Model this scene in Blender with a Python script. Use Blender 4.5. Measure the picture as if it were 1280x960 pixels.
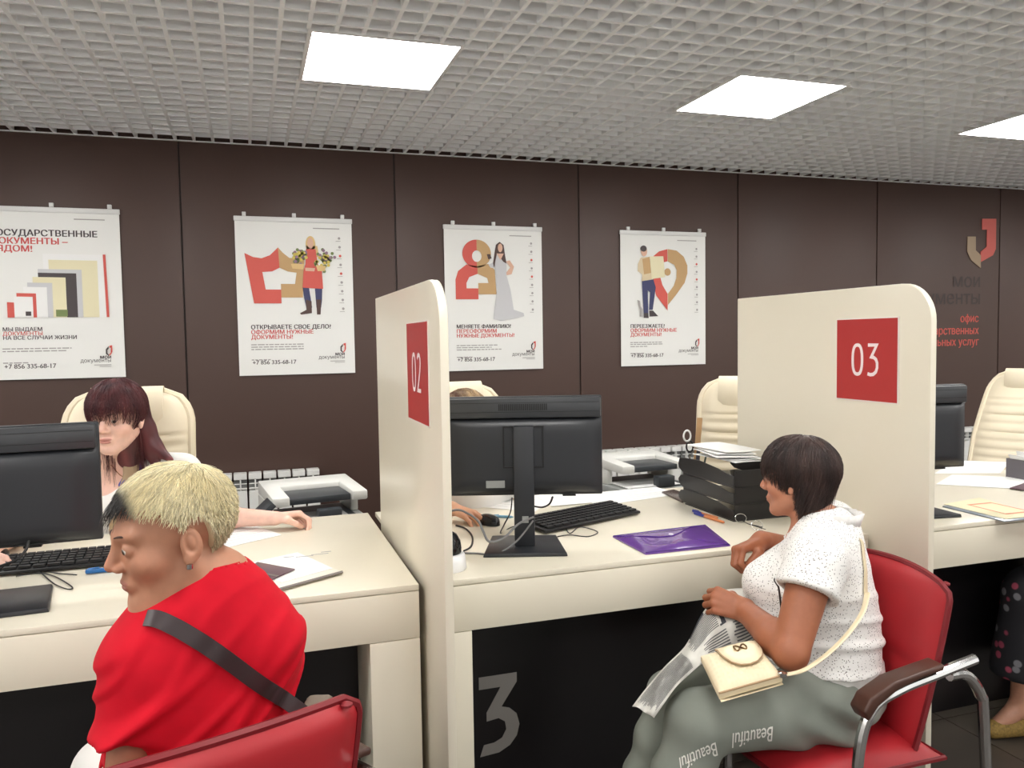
import bpy, bmesh, math, random
import numpy as np
from mathutils import Vector, Matrix

for o in list(bpy.data.objects):
    bpy.data.objects.remove(o)
SC = bpy.context.scene
COL = SC.collection
R = math.radians

# ------------------------------------------------------------------ camera
cam_data = bpy.data.cameras.new('camera')
cam_data.sensor_fit = 'HORIZONTAL'
cam_data.sensor_width = 36.0
cam_data.lens = 36.0 * 1003.9 / 1280.0
cam_data.clip_start = 0.05
cam = bpy.data.objects.new('camera', cam_data)
COL.objects.link(cam)
def camera_matrix(yaw, pitch, roll, loc):
    f = Vector((math.sin(yaw) * math.cos(pitch), math.cos(yaw) * math.cos(pitch), -math.sin(pitch)))
    r = Vector((math.cos(yaw), -math.sin(yaw), 0))
    d = f.cross(r)
    rr = math.cos(roll) * r + math.sin(roll) * d
    dd = -math.sin(roll) * r + math.cos(roll) * d
    m = Matrix((( rr.x, -dd.x, -f.x), (rr.y, -dd.y, -f.y), (rr.z, -dd.z, -f.z))).to_4x4()
    m.translation = loc
    return m
cam.matrix_world = camera_matrix(R(18.157), R(3.164), R(0.8998), Vector((0, 0, 1.5)))
SC.camera = cam

# ------------------------------------------------------------------ world, exposure
world = bpy.data.worlds.new('world')
SC.world = world
world.use_nodes = True
world.node_tree.nodes['Background'].inputs[0].default_value = (1.0, 0.98, 0.95, 1)
world.node_tree.nodes['Background'].inputs[1].default_value = 1.0
SC.view_settings.view_transform = 'Standard'
SC.view_settings.look = 'None'
SC.view_settings.gamma = 1.0
SC.view_settings.use_curve_mapping = False
SC.view_settings.exposure = 0.78
LAMP_STRENGTH = 13.0      # luminance of the ceiling luminaires

# ------------------------------------------------------------------ materials
def srgb(r, g, b):
    f = lambda c: (c / 255 / 12.92) if c / 255 <= 0.04045 else ((c / 255 + 0.055) / 1.055) ** 2.4
    return (f(r), f(g), f(b), 1.0)
MATS = {}
def mat(name, col, rough=0.5, metal=0.0, spec=0.5, var=None, bump=None, coat=0.0, sheen=0.0, emit=0.0, attr=None, sss=0.0):
    if name in MATS:
        return MATS[name]
    m = bpy.data.materials.new(name)
    m.use_nodes = True
    nt = m.node_tree
    b = nt.nodes['Principled BSDF']
    c = srgb(*col)
    b.inputs['Base Color'].default_value = c
    b.inputs['Roughness'].default_value = rough
    b.inputs['Metallic'].default_value = metal
    b.inputs['Specular IOR Level'].default_value = spec
    b.inputs['Coat Weight'].default_value = coat
    b.inputs['Sheen Weight'].default_value = sheen
    if sss:
        b.inputs['Subsurface Weight'].default_value = sss
        b.inputs['Subsurface Radius'].default_value = (0.012, 0.005, 0.003)
        b.inputs['Subsurface Scale'].default_value = 0.4
    if emit:
        b.inputs['Emission Color'].default_value = c
        b.inputs['Emission Strength'].default_value = emit
    tc = None
    src = None
    if attr:
        a = nt.nodes.new('ShaderNodeAttribute')
        a.attribute_name = attr
        src = a.outputs['Color']
    if var:
        scale, amt = var
        tc = nt.nodes.new('ShaderNodeTexCoord')
        n = nt.nodes.new('ShaderNodeTexNoise')
        n.inputs['Scale'].default_value = scale
        n.inputs['Detail'].default_value = 5
        nt.links.new(tc.outputs['Object'], n.inputs['Vector'])
        mp = nt.nodes.new('ShaderNodeMapRange')
        mp.inputs[1].default_value = 0.3
        mp.inputs[2].default_value = 0.7
        mp.inputs[3].default_value = 1 - amt
        mp.inputs[4].default_value = 1 + amt
        nt.links.new(n.outputs['Fac'], mp.inputs[0])
        mx = nt.nodes.new('ShaderNodeVectorMath')
        mx.operation = 'SCALE'
        if src is not None:
            nt.links.new(src, mx.inputs[0])
        else:
            mx.inputs[0].default_value = c[:3]
        nt.links.new(mp.outputs[0], mx.inputs['Scale'])
        src = mx.outputs[0]
    if src is not None:
        nt.links.new(src, b.inputs['Base Color'])
    if bump:
        scale, st = bump
        tc = tc or nt.nodes.new('ShaderNodeTexCoord')
        n2 = nt.nodes.new('ShaderNodeTexNoise')
        n2.inputs['Scale'].default_value = scale
        n2.inputs['Detail'].default_value = 4
        nt.links.new(tc.outputs['Object'], n2.inputs['Vector'])
        bp = nt.nodes.new('ShaderNodeBump')
        bp.inputs['Strength'].default_value = st
        bp.inputs['Distance'].default_value = 0.004
        nt.links.new(n2.outputs['Fac'], bp.inputs['Height'])
        nt.links.new(bp.outputs[0], b.inputs['Normal'])
    MATS[name] = m
    return m

# ------------------------------------------------------------------ mesh helpers
class G:
    """collects shapes; build() links them as ONE mesh object"""
    def __init__(s):
        s.v = []; s.f = []; s.mi = []; s.cur = 0
    def add(s, vs, fs):
        n = len(s.v)
        s.v += [tuple(p) for p in vs]
        s.f += [tuple(i + n for i in f) for f in fs]
        s.mi += [s.cur] * len(fs)
        return s
    def box(s, x0, x1, y0, y1, z0, z1):
        vs = [(x, y, z) for z in (z0, z1) for y in (y0, y1) for x in (x0, x1)]
        return s.add(vs, [(0, 2, 3, 1), (4, 5, 7, 6), (0, 1, 5, 4), (2, 6, 7, 3), (0, 4, 6, 2), (1, 3, 7, 5)])
    def obox(s, c, ax, ay, az, hx, hy, hz):
        c, ax, ay, az = Vector(c), Vector(ax), Vector(ay), Vector(az)
        vs = [c + ax * (hx * i) + ay * (hy * j) + az * (hz * k) for k in (-1, 1) for j in (-1, 1) for i in (-1, 1)]
        return s.add(vs, [(0, 2, 3, 1), (4, 5, 7, 6), (0, 1, 5, 4), (2, 6, 7, 3), (0, 4, 6, 2), (1, 3, 7, 5)])
    def prism(s, pts, fn):
        """pts: 2D outline; fn(a, b, t) -> 3D with t = 0 or 1"""
        n = len(pts)
        vs = [fn(a, b, 0) for a, b in pts] + [fn(a, b, 1) for a, b in pts]
        fs = [tuple(range(n))[::-1], tuple(range(n, 2 * n))]
        fs += [(i, (i + 1) % n, n + (i + 1) % n, n + i) for i in range(n)]
        return s.add(vs, fs)
    def tube(s, path, r, n=8, closed=False, flat=1.0, up=None):
        path = [Vector(p) for p in path]
        m = len(path)
        rs = r if isinstance(r, (list, tuple)) else [r] * m
        vs = []; fs = []
        prev = None
        for i, p in enumerate(path):
            if closed:
                t = path[(i + 1) % m] - path[i - 1]
            else:
                t = path[min(i + 1, m - 1)] - path[max(i - 1, 0)]
            t = t.normalized() if t.length > 1e-9 else Vector((0, 0, 1))
            if prev is None:
                u = Vector(up) if up else (Vector((0, 0, 1)) if abs(t.z) < 0.9 else Vector((1, 0, 0)))
            else:
                u = prev
            u = (u - t * u.dot(t)).normalized()
            prev = u
            w = t.cross(u)
            for k in range(n):
                a = 2 * math.pi * k / n
                vs.append(p + u * (math.cos(a) * rs[i] * flat) + w * (math.sin(a) * rs[i]))
        for i in range(m if closed else m - 1):
            for k in range(n):
                a, b = i * n + k, i * n + (k + 1) % n
                j = (i + 1) % m
                c, d = j * n + (k + 1) % n, j * n + k
                fs.append((a, b, c, d))
        if not closed:
            fs.append(tuple(range(n))[::-1])
            fs.append(tuple(range((m - 1) * n, m * n)))
        return s.add(vs, fs)
    def lathe(s, prof, n=24, c=(0, 0, 0)):
        vs = []; fs = []
        m = len(prof)
        for r, z in prof:
            for k in range(n):
                a = 2 * math.pi * k / n
                vs.append((c[0] + r * math.cos(a), c[1] + r * math.sin(a), c[2] + z))
        for i in range(m - 1):
            for k in range(n):
                fs.append((i * n + k, i * n + (k + 1) % n, (i + 1) * n + (k + 1) % n, (i + 1) * n + k))
        fs.append(tuple(range(n))[::-1]); fs.append(tuple(range((m - 1) * n, m * n)))
        return s.add(vs, fs)
    def grid(s, fn, nu, nv, thick=None):
        """fn(u, v) -> 3D for u, v in 0..1; thick: offset vector function makes it a closed slab"""
        vs = [Vector(fn(i / nu, j / nv)) for j in range(nv + 1) for i in range(nu + 1)]
        w = nu + 1
        fs = [(j * w + i, j * w + i + 1, (j + 1) * w + i + 1, (j + 1) * w + i) for j in range(nv) for i in range(nu)]
        if thick is None:
            return s.add(vs, fs)
        n = len(vs)
        t = Vector(thick)
        vs2 = vs + [p + t for p in vs]
        fs2 = [f[::-1] for f in fs] + [tuple(i + n for i in f) for f in fs]
        rim = [i for i in range(w)] + [j * w + nu for j in range(1, nv + 1)] + [nv * w + i for i in range(nu - 1, -1, -1)] + [j * w for j in range(nv - 1, 0, -1)]
        for a, b in zip(rim, rim[1:] + rim[:1]):
            fs2.append((a, b, b + n, a + n))
        return s.add(vs2, fs2)
    def mesh(s, name, mats, bevel=0, seg=2, smooth=35, fix=True):
        me = bpy.data.meshes.new(name)
        me.from_pydata(s.v, [], s.f)
        mats = mats if isinstance(mats, (list, tuple)) else [mats]
        for m in mats:
            me.materials.append(m)
        if len(mats) > 1:
            me.polygons.foreach_set('material_index', s.mi)
        if bevel or fix:
            bm = bmesh.new(); bm.from_mesh(me)
            if fix:
                bmesh.ops.recalc_face_normals(bm, faces=bm.faces)
            if bevel:
                es = [e for e in bm.edges if len(e.link_faces) == 2 and e.calc_face_angle(0) > 0.5]
                bmesh.ops.bevel(bm, geom=es, offset=bevel, segments=seg, affect='EDGES', clamp_overlap=True, profile=0.5)
            bm.to_mesh(me); bm.free()
        if smooth:
            me.polygons.foreach_set('use_smooth', [True] * len(me.polygons))
            me.set_sharp_from_angle(angle=R(smooth))
        return me
    def build(s, name, mats, parent=None, world=False, **k):
        return link(name, s.mesh(name, mats, **k), parent, world)
def link(name, me, parent=None, world=False):
    o = bpy.data.objects.new(name, me)
    COL.objects.link(o)
    if parent is not None:
        o.parent = parent
        if world:
            o.matrix_parent_inverse = root_matrix(parent).inverted()
    return o
def root_matrix(o):
    m = o.matrix_basis.copy()
    p = o.parent
    while p is not None:
        m = p.matrix_basis @ o.matrix_parent_inverse @ m if False else root_matrix(p) @ o.matrix_parent_inverse @ m
        p = None
    return m
def thing(name, label, cat, loc=(0, 0, 0), rz=0.0, group=None):
    o = bpy.data.objects.new(name, None)
    o.empty_display_size = 0.05
    COL.objects.link(o)
    o.location = loc; o.rotation_euler = (0, 0, rz)
    return tag(o, label, cat, group)
def tag(o, label=None, cat=None, group=None, kind=None):
    if label: o['label'] = label
    if cat: o['category'] = cat
    if group: o['group'] = group
    if kind: o['kind'] = kind
    return o
def copy_tree(o, parent=None):
    c = o.copy(); COL.objects.link(c)
    if parent is not None:
        c.parent = parent
        c.matrix_parent_inverse = o.matrix_parent_inverse.copy()
    for ch in list(o.children):
        copy_tree(ch, c)
    return c
def spline(pts, n=8):
    """Catmull-Rom through points"""
    pts = [Vector(p) for p in pts]
    q = [pts[0]] + pts + [pts[-1]]
    out = []
    for i in range(1, len(q) - 2):
        p0, p1, p2, p3 = q[i - 1], q[i], q[i + 1], q[i + 2]
        for k in range(n):
            t = k / n
            out.append(0.5 * ((2 * p1) + (p2 - p0) * t + (2 * p0 - 5 * p1 + 4 * p2 - p3) * t * t + (3 * p1 - p0 - 3 * p2 + p3) * t ** 3))
    out.append(pts[-1])
    return out
TEXT_CACHE = {}
def text(name, s, size, origin, ux, uy, m, parent, align='LEFT', sx=1.0, bold=0.0, depth=0.0006, shear=0.0):
    """flat lettering: origin = baseline start, ux / uy = reading and up directions"""
    cu = bpy.data.curves.new('lettering', 'FONT')
    cu.body = s; cu.size = size; cu.align_x = align; cu.offset = bold; cu.resolution_u = 3; cu.shear = shear
    t = bpy.data.objects.new('lettering', cu)
    COL.objects.link(t)
    bpy.context.view_layer.update()
    cd = t.to_curve(bpy.context.evaluated_depsgraph_get())
    loops = []
    for sp in cd.splines:                   # outline of every contour, curves sampled
        bp = sp.bezier_points; pts = []
        for i in range(len(bp)):
            p0, p1 = bp[i], bp[(i + 1) % len(bp)]
            h0, h1 = p0.handle_right, p1.handle_left
            straight = (h0 - p0.co).length < 1e-6 and (h1 - p1.co).length < 1e-6
            for k in range(1 if straight else 4):
                u = k / 4
                pts.append(p0.co * (1 - u) ** 3 + h0 * 3 * u * (1 - u) ** 2 + h1 * 3 * u * u * (1 - u) + p1.co * u ** 3)
        if len(pts) > 2:
            loops.append((0, pts))
    t.to_curve_clear()
    # fill by the non-zero winding rule: cut all outlines into thin horizontal bands
    E = [(p, q) for l in loops for p, q in zip(l[1], l[1][1:] + l[1][:1])]
    lev = []
    for y in sorted(p.y for l in loops for p in l[1]):
        if not lev or y - lev[-1] > 0.018 * size: lev.append(y)
    g = G()
    for y0, y1 in zip(lev, lev[1:]):
        ym = (y0 + y1) / 2; X = []
        for p, q in E:
            if (p.y > ym) != (q.y > ym):
                k = (q.x - p.x) / (q.y - p.y)
                lo_, hi_ = min(p.y, q.y), max(p.y, q.y)
                fx = lambda y: p.x + (min(max(y, lo_), hi_) - p.y) * k
                X.append((p.x + (ym - p.y) * k, fx(y0), fx(y1), 1 if q.y > p.y else -1))
        X.sort(); wn = 0
        for x in X:
            if wn == 0: st = x
            wn += x[3]
            if wn == 0:
                for dx in ((0.0, bold) if bold else (0.0,)):     # heavier strokes: the same outline again, a hair to the side
                    n0 = len(g.v); dy, dz = dx * 0.3, dx * 0.02
                    g.add([(st[1] + dx, y0 + dy, dz), (x[1] + dx, y0 + dy, dz), (x[2] + dx, y1 + dy, dz), (st[2] + dx, y1 + dy, dz)], [(0, 1, 2, 3)])
    me = g.mesh(name, m, fix=False, smooth=0)
    bpy.data.objects.remove(t); bpy.data.curves.remove(cu)
    ux = Vector(ux).normalized(); uy = Vector(uy).normalized(); uz = ux.cross(uy)
    o3 = Vector(origin) + uz * depth
    for v in me.vertices:
        v.co = o3 + ux * (v.co.x * sx) + uy * v.co.y + uz * v.co.z
    me.materials.clear(); me.materials.append(m)
    me.name = name
    return link(name, me, parent, world=True)

# ------------------------------------------------------------------ signed-distance sculpting (numpy)
def A3(p): return np.array(p, dtype=np.float32)
def cone(P, a, b, ra, rb=None):
    a, b = A3(a), A3(b); rb = ra if rb is None else rb
    ba = b - a; pa = P - a
    t = np.clip((pa @ ba) / max(float(ba @ ba), 1e-12), 0, 1)
    d = pa - t[:, None] * ba
    return np.sqrt((d * d).sum(1)) - (ra + (rb - ra) * t)
def chain(P, pts, rs, k=0.01):
    d = None
    for i in range(len(pts) - 1):
        c = cone(P, pts[i], pts[i + 1], rs[i], rs[i + 1])
        d = c if d is None else smin(d, c, k)
    return d
def ell(P, c, r, M=None):
    q = P - A3(c)
    if M is not None: q = q @ M        # columns of M = axes
    r = A3(r)
    k0 = np.sqrt(((q / r) ** 2).sum(1)); k1 = np.sqrt(((q / (r * r)) ** 2).sum(1))
    return k0 * (k0 - 1) / np.maximum(k1, 1e-6)
def smin(a, b, k):
    h = np.clip(0.5 + 0.5 * (b - a) / k, 0, 1)
    return b * (1 - h) + a * h - k * h * (1 - h)
def smax(a, b, k): return -smin(-a, -b, k)
def frame(right, up):
    u = Vector(up).normalized(); r = Vector(right); r = (r - u * r.dot(u)).normalized()
    f = u.cross(r)                     # x right, y forward, z up
    return np.array([r, f, u], dtype=np.float32).T
def snoise(P, f, seed=0):
    """cheap smooth pseudo-noise in -1..1 from summed sines"""
    rng = np.random.RandomState(seed)
    s = 0
    for i in range(5):
        w = rng.normal(size=3).astype(np.float32) * f
        s = s + np.sin(P @ w + rng.uniform(0, 6.28))
    return s / 3.0
def sdf_mesh(fn, lo, hi, h, B=8):
    lo, hi = np.array(lo, float), np.array(hi, float)
    nb = np.ceil((hi - lo) / (h * B)).astype(int)
    n = nb * B + 1
    ax = [lo[i] + h * np.arange(n[i]) for i in range(3)]
    cc = [lo[i] + h * B * (np.arange(nb[i]) + 0.5) for i in range(3)]
    Cx = np.stack(np.meshgrid(*cc, indexing='ij'), -1).reshape(-1, 3).astype(np.float32)
    dc = fn(Cx)
    D = np.repeat(np.repeat(np.repeat(dc.reshape(nb), B, 0), B, 1), B, 2)
    D = np.pad(D, ((0, 1),) * 3, mode='edge').astype(np.float32)
    act = np.where(np.abs(dc) < h * B * 1.4)[0]
    idx = np.stack(np.unravel_index(act, nb), -1)
    loc = np.stack(np.meshgrid(*[np.arange(B + 1)] * 3, indexing='ij'), -1).reshape(-1, 3)
    for s in range(0, len(idx), 400):
        ii = (idx[s:s + 400, None, :] * B + loc[None]).reshape(-1, 3)
        P = (lo + ii * h).astype(np.float32)
        D[ii[:, 0], ii[:, 1], ii[:, 2]] = fn(P)
    S = D < 0
    c = np.zeros(tuple(n - 1), np.uint8)
    for dx in (0, 1):
        for dy in (0, 1):
            for dz in (0, 1):
                c += S[dx:n[0] - 1 + dx, dy:n[1] - 1 + dy, dz:n[2] - 1 + dz]
    cells = np.stack(np.where((c > 0) & (c < 8)), -1)
    vid = -np.ones(tuple(n - 1), np.int64)
    vid[cells[:, 0], cells[:, 1], cells[:, 2]] = np.arange(len(cells))
    acc = np.zeros((len(cells), 3)); cnt = np.zeros(len(cells))
    corners = [(0, 0, 0), (1, 0, 0), (0, 1, 0), (1, 1, 0), (0, 0, 1), (1, 0, 1), (0, 1, 1), (1, 1, 1)]
    val = {k: D[cells[:, 0] + k[0], cells[:, 1] + k[1], cells[:, 2] + k[2]] for k in corners}
    for a in corners:
        for axis in range(3):
            if a[axis]: continue
            b = list(a); b[axis] = 1; b = tuple(b)
            va, vb = val[a], val[b]
            m = (va < 0) != (vb < 0)
            t = np.where(m, va / np.where(m, va - vb, 1), 0)
            p = np.array(a)[None] + 0.0
            p = np.repeat(p, len(cells), 0); p[:, axis] += t
            acc += p * m[:, None]; cnt += m
    V = lo + (cells + acc / cnt[:, None]) * h
    F = []
    for axis in range(3):
        o1, o2 = [(1, 2), (2, 0), (0, 1)][axis]
        sl0 = [slice(None)] * 3; sl1 = [slice(None)] * 3
        sl0[axis] = slice(0, -1); sl1[axis] = slice(1, None)
        a, b = S[tuple(sl0)], S[tuple(sl1)]
        e = np.stack(np.where(a != b), -1)
        ok = (e[:, o1] > 0) & (e[:, o2] > 0) & (e[:, o1] < n[o1] - 1) & (e[:, o2] < n[o2] - 1)
        e = e[ok]
        def cell(d1, d2):
            q = e.copy(); q[:, o1] -= d1; q[:, o2] -= d2
            return vid[q[:, 0], q[:, 1], q[:, 2]]
        q = np.stack([cell(1, 1), cell(0, 1), cell(0, 0), cell(1, 0)], -1)
        sgn = S[e[:, 0], e[:, 1], e[:, 2]]
        q[~sgn] = q[~sgn][:, ::-1]
        F.append(q)
    F = np.concatenate(F)
    return V, F[(F >= 0).all(1)]
def np_mesh(name, parts, mats, colors=None, smooth=True):
    """parts: list of (V, F) joined in one mesh"""
    Vs = []; Fs = []; off = 0
    for V, F in parts:
        Vs.append(V); Fs.append(F + off); off += len(V)
    V = np.concatenate(Vs); F = np.concatenate(Fs)
    me = bpy.data.meshes.new(name)
    me.vertices.add(len(V)); me.vertices.foreach_set('co', V.astype(np.float32).ravel())
    me.loops.add(F.size); me.loops.foreach_set('vertex_index', F.astype(np.int32).ravel())
    me.polygons.add(len(F))
    me.polygons.foreach_set('loop_start', np.arange(0, F.size, F.shape[1], dtype=np.int32))
    me.polygons.foreach_set('loop_total', np.full(len(F), F.shape[1], dtype=np.int32))
    me.update(calc_edges=True)
    for m in (mats if isinstance(mats, (list, tuple)) else [mats]):
        me.materials.append(m)
    me.polygons.foreach_set('use_smooth', [smooth] * len(F))
    if colors is not None:
        at = me.attributes.new('Col', 'FLOAT_COLOR', 'POINT')
        at.data.foreach_set('color', np.concatenate([colors, np.ones((len(V), 1))], 1).astype(np.float32).ravel())
    me.validate()
    return me


# ================================================================== THE ROOM
X0, X1, Y0, Y1, CEIL = -3.6, 8.8, -3.2, 4.95, 2.65
M_wall = mat('brown_wall_panel', (76, 56, 49), 0.5, var=(1.2, 0.05), bump=(300, 0.02))
M_joint = mat('dark_wall_joint', (52, 40, 37), 0.6)
M_side = mat('pale_side_wall', (232, 230, 226), 0.7, var=(2, 0.03))
M_floor = mat('dark_floor_tile', (72, 66, 60), 0.35, var=(5, 0.12), bump=(60, 0.03))
M_grout = mat('floor_grout', (50, 46, 43), 0.8)
M_grid = mat('ceiling_grid_white', (250, 252, 254), 0.5)
M_plenum = mat('plenum_grey', (248, 252, 255), 0.8, var=(1.5, 0.05))
M_white = mat('warm_white_laminate', (229, 222, 203), 0.32, var=(3, 0.012), coat=0.1)
M_lampframe = mat('lamp_frame_white', (236, 236, 236), 0.4)
M_lamp = mat('lamp_diffuser', (255, 253, 250), 0.5, emit=LAMP_STRENGTH)

w = tag(G().box(X0, X1, Y1 + 0.012, Y1 + 0.15, 0, 2.95).build('wall_back', M_joint), kind='structure')
x = -0.335 + 1.22 * -3
k = 0
while x < X1:
    a, b = max(x + 0.005, X0), min(x + 1.215, X1)
    g = G().box(a, b, Y1, Y1 + 0.014, 0.0, 2.84)
    g.build('wall_panel', M_wall, w, bevel=0.002)
    x += 1.22
tag(G().box(X0 - 0.15, X0, Y0, Y1 + 0.15, 0, 2.95).build('wall_left', M_side), kind='structure')
tag(G().box(X1, X1 + 0.15, Y0, Y1 + 0.15, 0, 2.95).build('wall_right', M_side), kind='structure')
g = G()
g.box(X0 - 0.15, X1 + 0.15, Y0 - 0.15, Y0, 0, 0.85); g.box(X0 - 0.15, X1 + 0.15, Y0 - 0.15, Y0, 2.45, 2.95)
edges = [X0 - 0.15] + [v for i in range(5) for v in (X0 + 0.5 + 2.35 * i, X0 + 0.5 + 2.35 * i + 1.95)] + [X1 + 0.15]
for i in range(0, 12, 2): g.box(edges[i], edges[i + 1], Y0 - 0.15, Y0, 0.85, 2.45)
tag(g.build('wall_front', M_side), kind='structure')
for i in range(5):  # unseen windows, added so sky light brightens the ceiling and back wall
    xa = X0 + 0.5 + 2.35 * i
    wf = G()
    for bx in ((xa, xa + 0.06), (xa + 0.945, xa + 1.005), (xa + 1.89, xa + 1.95)): wf.box(bx[0], bx[1], Y0 - 0.1, Y0 - 0.04, 0.85, 2.45)
    for bz in ((0.85, 0.91), (2.39, 2.45)): wf.box(xa + 0.06, xa + 1.89, Y0 - 0.1, Y0 - 0.04, *bz)
    tag(wf.build('fill_window_%d' % (i + 1), M_lampframe, smooth=0), kind='structure')
fl = tag(G().box(X0, X1, Y0, Y1 + 0.15, -0.1, -0.006).build('floor', M_grout), kind='structure')
tile = G().box(0.0015, 0.5985, 0.0015, 0.5985, -0.008, 0).mesh('floor_tile', M_floor, bevel=0.001, seg=1)
for i in range(20):
    for j in range(13):
        o = link('floor_tile', tile, fl)
        o.location = (X0 + 0.13 + 0.6 * i, Y0 + 0.18 + 0.6 * j, 0)
ce = tag(G().box(X0 - 0.15, X1 + 0.15, Y0 - 0.15, Y1 + 0.15, 2.86, 2.95).build('ceiling', M_plenum), kind='structure')

# luminaires first, so that the grid bars can stop at them
LW = 0.298
LIGHTS = []
for xc in (-3.15, -1.3, 0.547, 2.388, 4.23, 6.08, 7.92):
    for yc in (3.39, 1.15, -1.1):
        LIGHTS.append((xc, yc))
def light_label(x, y):
    if (x, y) == (0.547, 3.39): return 'bright square ceiling light panel nearest the camera, leftmost of those in view'
    if (x, y) == (2.388, 3.39): return 'bright square ceiling light panel above the counter marked 03, middle of those in view'
    if (x, y) == (4.23, 3.39): return 'bright square ceiling light panel cut by the right edge of the photo'
    return 'square ceiling light panel outside the view'
lamp0 = None
for x, y in LIGHTS:
    if lamp0 is None:
        lamp0 = thing('ceiling_light', light_label(x, y), 'ceiling light', (x, y, CEIL), 0, 'square ceiling light panels')
        g = G()
        for s in (-1, 1):
            g.box(-LW, LW, s * (LW - 0.008) - 0.008, s * (LW - 0.008) + 0.008, -0.004, 0.06)
            g.box(s * (LW - 0.008) - 0.008, s * (LW - 0.008) + 0.008, -LW + 0.016, LW - 0.016, -0.004, 0.06)
        g.box(-LW, LW, -LW, LW, 0.06, 0.07)
        g.build('lamp_frame', M_lampframe, lamp0)
        G().box(-LW + 0.016, LW - 0.016, -LW + 0.016, LW - 0.016, 0.0, 0.008).build('diffuser', M_lamp, lamp0)
    else:
        c = copy_tree(lamp0)
        c.location = (x, y, CEIL)
        c['label'] = light_label(x, y)
BW = 0.008
cache = {}
def bar(along_x, p):
    """one bar of the open-cell grid; broken where a luminaire sits"""
    lo, hi = (X0 + 0.005, X1 - 0.005) if along_x else (Y0 + 0.005, Y1 - 0.004)
    cuts = sorted({((lx if along_x else ly) - LW - 0.001, (lx if along_x else ly) + LW + 0.001) for lx, ly in LIGHTS
                   if abs(p - (ly if along_x else lx)) < LW + BW + 0.001})
    key = (along_x, tuple(cuts))
    if key not in cache:
        g = G(); s = lo
        for a, b in cuts + [(hi, None)]:
            a = min(max(a, lo), hi)
            if a - s > 0.02:
                if along_x: g.box(s, a, -BW, BW, CEIL, CEIL + 0.048)
                else: g.box(-BW, BW, s, a, CEIL + 0.0004, CEIL + 0.0484)
            if b is not None: s = b
        cache[key] = g.mesh('grid_bar', M_grid, smooth=0)
    o = link('grid_bar', cache[key], ce)
    o.location = (0, p, 0) if along_x else (p, 0, 0)
p = X0 + 0.05
while p < X1 - 0.02:
    bar(False, p); p += 0.1
p = Y0 + 0.03
while p < Y1 - 0.02:
    bar(True, p); p += 0.1

G().box(X0, X1, Y1 - 0.022, Y1 - 0.001, CEIL - 0.004, CEIL + 0.0).build('edge_trim', M_grid, ce)

# ------------------------------------------------------------------ counters
DZ = 0.8625
FY, BY = 2.053, 2.995
M_black = mat('black_front_board', (22, 19, 21), 0.35, var=(3, 0.15))
M_digit = mat('grey_digit_print', (150, 146, 142), 0.5)
M_redsign = mat('red_sign', (178, 48, 48), 0.45)
M_pinkwhite = mat('sign_digit_white', (242, 226, 226), 0.5)
M_signrim = mat('sign_rim', (236, 230, 222), 0.4)
def counter(name_label, x0, x1, digit=None, notch=None):
    t = thing('counter', name_label, 'counter', ((x0 + x1) / 2, (FY + BY) / 2, 0), 0)
    pts = [(x0, FY), (x1, FY), (x1, BY), (x0, BY)] if notch is None else [(x0, FY), (x1, FY), (x1, BY), (notch, BY), (notch, 2.806), (x0, 2.806)]
    G().prism(pts, lambda a, b, k: (a, b, DZ - 0.016 + 0.016 * k)).build('worktop', M_white, t, world=True, bevel=0.0015)
    G().box(x0, x1, FY, FY + 0.018, 0.7205, DZ - 0.018).build('apron', M_white, t, world=True, bevel=0.001)
    G().box(x1 - 0.131, x1, FY, FY + 0.3, 0, 0.7185).build('leg', M_white, t, world=True, bevel=0.001)
    G().box(x0, x0 + 0.099, FY, FY + 0.3, 0, 0.7185).build('leg', M_white, t, world=True, bevel=0.001)
    G().box(x0, x0 + 0.02, FY + 0.302, BY - 0.03, 0, DZ - 0.018).build('side_board', M_white, t, world=True)
    G().box(x1 - 0.02, x1, FY + 0.302, BY - 0.03, 0, DZ - 0.018).build('side_board', M_white, t, world=True)
    G().box(x0 + 0.1, x1 - 0.132, 2.318, 2.336, 0.07, DZ - 0.018).build('front_board', M_black, t, world=True)
    if digit == '3':
        o3 = [(0.02, 0.0), (0.50, 0.0), (0.50, 0.115), (0.30, 0.405), (0.40, 0.435), (0.49, 0.52), (0.525, 0.66), (0.49, 0.80), (0.40, 0.91), (0.26, 0.98), (0.02, 1.0), (0.07, 0.855), (0.20, 0.845), (0.30, 0.80), (0.355, 0.70), (0.34, 0.60), (0.26, 0.545), (0.11, 0.565), (0.11, 0.455), (0.29, 0.155), (0.02, 0.155)]
        G().prism(o3, lambda a, b, k: (x0 + 0.183 + 0.255 * a, 2.3178 - 0.0008 * k, 0.470 - 0.25 * b)).build('counter_number', M_digit, t, world=True, smooth=0)
    elif digit:
        text('counter_number', digit, 0.335, (x0 + 0.185, 2.318, 0.223), (1, 0, 0), (0, 0, 1), M_digit, t, sx=0.74)
    return t
counter('white counter with the red shirted woman before it, left of partition 02', -1.006, 0.407, '2')
counter('white counter with a large grey number 3 on its black front', 0.450, 1.862, '3', notch=0.434)
counter('white counter to the right of partition 03', 1.9035, 3.316, '4')

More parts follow.
